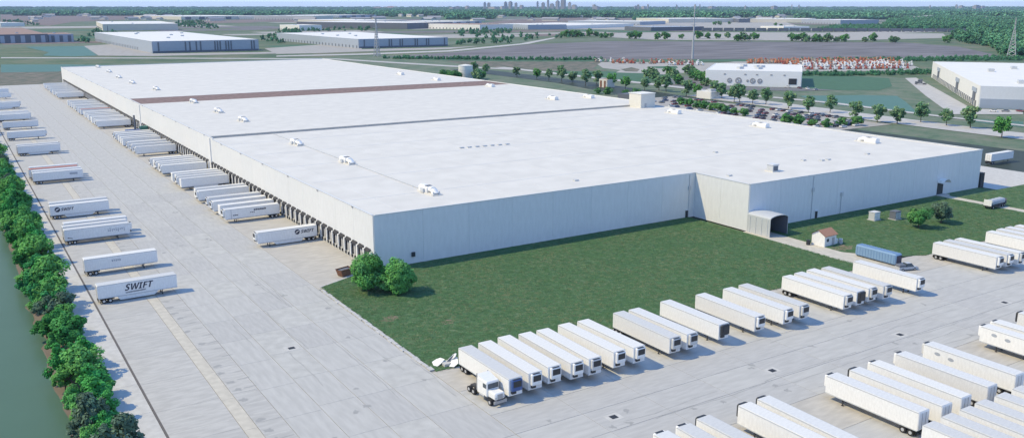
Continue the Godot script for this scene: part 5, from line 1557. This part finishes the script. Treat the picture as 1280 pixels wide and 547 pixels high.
	for c in city:
		var q: Vector2 = c[0]
		var tw := thing("city_tower", "distant blue-grey tower in the downtown skyline on the horizon", "tower", Vector3(q.x, -0.5, q.y), q.x * 0.37, "downtown skyline")
		box_part("shaft", Vector3(0, c[1] * 0.45, 0), Vector3(c[2], c[1] * 0.9, c[2] * 0.8), ["city", "city", "city_b"][int(absf(q.x)) % 3], tw)
		box_part("crown", Vector3(0, c[1] * 0.95, 0), Vector3(c[2] * 0.55, c[1] * 0.1, c[2] * 0.5), "city", tw)
	# pale houses scattered through the far woods
	var house := Node3D.new()
	var hw := mb()
	bx(hw, Vector3(0, 4.0, 0), Vector3(22.0, 8.0, 14.0))
	obj("wall", hw, "far_cream", house)
	hw = mb()
	for s in [-1, 1]:
		quad(hw, Vector3(-12.0, 13.0, 0), Vector3(12.0, 13.0, 0), Vector3(12.0, 7.6, s * 8.4), Vector3(-12.0, 7.6, s * 8.4))
		for p in [Vector3(s * 11.0, 8.0, 7.0), Vector3(s * 11.0, 8.0, -7.0), Vector3(s * 11.0, 12.6, 0)]: hw.add_vertex(p)
	obj("roof", hw, "trim_grey", house)
	var fwd := Vector2(sin(0.5672), -cos(0.5672))
	for i in 230:
		var dist := g.randf_range(3700.0, 11000.0)
		var q := (fwd + Vector2(-fwd.y, fwd.x) * g.randf_range(-0.56, 0.58)) * dist
		var hs2 := dup(house, "distant_house", Vector3(q.x, -0.5, q.y), g.randf() * TAU, "pale gabled house among the far woods", "house", "houses in the far woods")
		hs2.scale = Vector3(g.randf_range(1.0, 4.5), g.randf_range(0.9, 1.5), g.randf_range(1.0, 2.6))
	# reddish earth hill on the horizon
	var hill := mb()
	var hc: Vector2 = Vector2(6746.4, -14670.0)
	var hd := hc.normalized()
	var hs := Vector2(-hd.y, hd.x)
	var H := 75.0
	for i in 24:
		for j in 6:
			var pt := func(ii: int, jj: int) -> Vector3:
				var a := lerpf(-1.0, 1.0, ii / 24.0); var b := lerpf(-1.0, 1.0, jj / 6.0)
				var y := H * (1.0 - a * a) * (1.0 - b * b) * (0.85 + 0.15 * sin(a * 9.0))
				var q := hc + hs * a * 420.0 + hd * b * 400.0
				return Vector3(q.x, y - 0.6, q.y)
			quad(hill, pt.call(i, j), pt.call(i + 1, j), pt.call(i + 1, j + 1), pt.call(i, j + 1))
	struct("hill", hill, "far_brown")

func lattice_tower(label: String, at: Vector3, h: float, half: float):
	var t := thing("lattice_mast", label, "pylon", at, 0.5)
	var leg := func(k: int, y: float) -> Vector3:
		var s := lerpf(half, 0.5, minf(y / (h * 0.75), 1.0))
		return Vector3(s if k == 0 or k == 3 else -s, y, s if k < 2 else -s)
	for k in 4:
		var st := mb()
		tube(st, leg.call(k, 0.0), leg.call(k, h * 0.75), 0.45, 0.36, 5)
		tube(st, leg.call(k, h * 0.75), leg.call(k, h), 0.26, 0.2, 5)
		obj("leg", st, "tower_grey", t)
	var st := mb()
	var y := 0.0
	while y < h - 3.0:
		var dy := maxf(h * 0.09 * (1.2 - y / h), 2.2)
		for k in 4:
			tube(st, leg.call(k, y), leg.call((k + 1) % 4, y + dy), 0.24, 0.24, 4, false)
			tube(st, leg.call((k + 1) % 4, y), leg.call(k, y + dy), 0.24, 0.24, 4, false)
		y += dy
	obj("bracing", st, "tower_grey", t)
	for yy in [0.72, 0.83, 0.94]:
		for s in [-1, 1]:
			st = mb()
			tube(st, Vector3(0, h * yy, 0), Vector3(s * 5.5, h * yy + 0.6, 0), 0.36, 0.16, 5)
			obj("crossarm", st, "tower_grey", t)

# ---------------------------------------------------------------- far woods
func wood(called: String, label: String, mesh: Mesh, spots: Array, g: RandomNumberGenerator, lo: float, hi: float):
	var mm := MultiMesh.new()
	mm.transform_format = MultiMesh.TRANSFORM_3D
	mm.use_colors = true
	mm.mesh = mesh
	mm.instance_count = spots.size()
	for i in spots.size():
		var s := g.randf_range(lo, hi)
		var b := Basis(Vector3.UP, g.randf() * TAU).scaled(Vector3(s, s * g.randf_range(0.8, 1.2), s))
		mm.set_instance_transform(i, Transform3D(b, Vector3(spots[i].x, ridge(spots[i].length()) - 0.6, spots[i].y)))
		var v := g.randf_range(0.7, 1.3)
		mm.set_instance_color(i, Color(v, v * g.randf_range(0.95, 1.05), v))
	var o := MultiMeshInstance3D.new()
	o.name = numbered(called)
	o.multimesh = mm
	o.material_override = mats.leaf
	add_child(o)
	o.set_meta("kind", "stuff")
	tag(o, label, "woods")

func ridge(d: float) -> float:
	# the land rises gently towards a low ridge on the horizon
	return 34.0 * smoothstep(12500.0, 18500.0, d)

func make_far_woods():
	var hs := mb()
	for i in 40:
		for j in 8:
			var pt := func(ii: int, jj: int) -> Vector3:
				var a := lerpf(-0.35, 1.5, ii / 40.0)
				var d := lerpf(12500.0, 20400.0, jj / 8.0)
				return Vector3(sin(a) * d, ridge(d) - 0.55, -cos(a) * d)
			quad(hs, pt.call(i, j + 1), pt.call(i + 1, j + 1), pt.call(i + 1, j), pt.call(i, j))
	struct("hills", hs, "far_land")
	var g := RandomNumberGenerator.new()
	g.seed = 99
	var cols := [[0.081, 0.244, 0.138], [0.105, 0.285, 0.163], [0.065, 0.203, 0.122], [0.146, 0.325, 0.179]]
	var tree := crown_mesh(700, 8.0, 7.0, 16, 22, 1.9, cols)
	var grove := crown_mesh(701, 26.0, 9.0, 26, 22, 4.6, cols)
	# the wood to the right of the ploughed field, down to the pylon
	var polys := [
		[[Vector2(2169.4, -1546.5), Vector2(3354.7, -2341.9), Vector2(5062.6, -3329.2), Vector2(6663.3, -3504.3), Vector2(2285.3, -1196.4), Vector2(2170.6, -1188.6), Vector2(2357.0, -1426.9), Vector2(2207.1, -1424.3)], 5200, "wood", "dense green wood beyond the ploughed field on the right"],
		[[Vector2(1882.4, -1156.5), Vector2(1989.0, -1088.5), Vector2(1923.2, -1005.6), Vector2(1138.7, -592.0), Vector2(1120.4, -603.7), Vector2(1402.2, -797.9), Vector2(1550.8, -936.2)], 620, "scrub_wood", "green scrub along the right edge of the ploughed field"],
		[[Vector2(1958.2, -1582.8), Vector2(2383.4, -1881.5), Vector2(2765.3, -1935.4), Vector2(2317.7, -1557.2), Vector2(2032.4, -1443.7)], 420, "grove", "low grove before the grey-blue hall"],
		[[Vector2(662.9, -3120.0), Vector2(856.3, -3933.5), Vector2(987.3, -4099.9), Vector2(798.8, -3188.2), Vector2(704.9, -2697.7), Vector2(654.7, -2616.7)], 130, "grove", "bright copse among the left-hand warehouses"],
		[[Vector2(233.1, -4330.6), Vector2(324.2, -4801.5), Vector2(321.9, -3845.8), Vector2(298.4, -3352.2), Vector2(260.8, -3530.9)], 60, "grove", "low trees beside the far left white roof"],
		[[Vector2(591.6, -1914.7), Vector2(864.2, -2483.2), Vector2(629.2, -1772.3), Vector2(508.3, -1600.4), Vector2(510.0, -1691.8)], 60, "grove", "scattered trees on the plots left of the striped warehouse"],
		[[Vector2(418.6, -1358.8), Vector2(843.2, -2609.6), Vector2(1178.0, -2649.4), Vector2(980.3, -2205.8), Vector2(768.6, -2162.7), Vector2(573.5, -1651.3), Vector2(417.6, -1298.6)], 90, "grove", "small bushes dotted over the plots beside the striped warehouse"],
		[[Vector2(716.4, -1306.0), Vector2(1037.3, -1762.7), Vector2(1245.3, -1562.4), Vector2(1026.6, -1464.4), Vector2(833.7, -1308.7)], 60, "grove", "small bushes dotted along the pale lane"],
		[[Vector2(215.4, -1879.4), Vector2(358.1, -2602.2), Vector2(365.2, -2262.6), Vector2(290.1, -1739.4), Vector2(207.6, -1707.6)], 40, "grove", "small trees in the yard left of the striped warehouse"],
		[[Vector2(1078.6, -1965.2), Vector2(1298.6, -2206.5), Vector2(1244.4, -1945.7), Vector2(1130.8, -1774.9), Vector2(1068.0, -1814.9), Vector2(912.6, -1649.4)], 70, "grove", "dotted shrubs on the plots behind the striped warehouse"],
		[[Vector2(1018.5, -648.0), Vector2(1167.1, -617.0), Vector2(1079.4, -570.0), Vector2(953.6, -631.4), Vector2(848.8, -705.6), Vector2(861.7, -716.4)], 420, "hedge", "dark hedge at the near edge of the ploughed field"],
		[[Vector2(466.6, -1028.6), Vector2(582.2, -913.9), Vector2(669.2, -850.7), Vector2(659.1, -837.8), Vector2(571.6, -897.3), Vector2(456.4, -1006.1)], 240, "hedge", "low green hedge along the near left side of the ploughed field"],
		[[Vector2(687.6, -567.6), Vector2(715.4, -537.9), Vector2(802.4, -513.2), Vector2(788.2, -497.4), Vector2(698.6, -525.1), Vector2(667.4, -550.8)], 150, "hedge", "dark hedge in front of the equipment yard"]]
	for p in polys:
		var poly := PackedVector2Array(p[0])
		var lo := Vector2(1e9, 1e9); var hi := -lo
		for q in poly:
			lo = lo.min(q); hi = hi.max(q)
		var spots := []
		var tries := 0
		while spots.size() < p[1] and tries < 200000:
			tries += 1
			var q := Vector2(g.randf_range(lo.x, hi.x), g.randf_range(lo.y, hi.y))
			if Geometry2D.is_point_in_polygon(q, poly): spots.append(q)
		var small: bool = p[2] == "hedge"
		var big: bool = p[2] == "wood" or p[2] == "scrub_wood"
		wood(p[2], p[3], tree, spots, g, 0.16 if small else (0.6 if big else 0.3), 0.32 if small else (1.25 if big else 0.7))
	# belts of woodland to the horizon, thinning where fields open
	var n := FastNoiseLite.new()
	n.seed = 8; n.frequency = 0.0011; n.fractal_octaves = 3
	var spots2 := []
	var yaw := 0.56723
	for i in 80000:
		var f := g.randf_range(-0.85, 0.85)
		var dist := 1.0 / lerpf(1.0 / 4300.0, 1.0 / 19500.0, pow(g.randf(), 0.8))
		var dv := Vector2(sin(yaw), -cos(yaw)) + Vector2(cos(yaw), sin(yaw)) * f
		var q := dv * dist
		# nearer to the left the woods start farther off
		var start := 6300.0 if f < -0.36 else (5600.0 if f < -0.07 else (4600.0 if f < 0.07 else 4300.0))
		if dist < start: continue
		if n.get_noise_2d(q.x, q.y) < (0.1 if dist < 9000.0 else -0.06) and dist < 14000.0: continue
		spots2.append(q)
	wood("far_woods", "dark blue-green woods spreading to the horizon", grove, spots2, g, 0.7, 1.5)
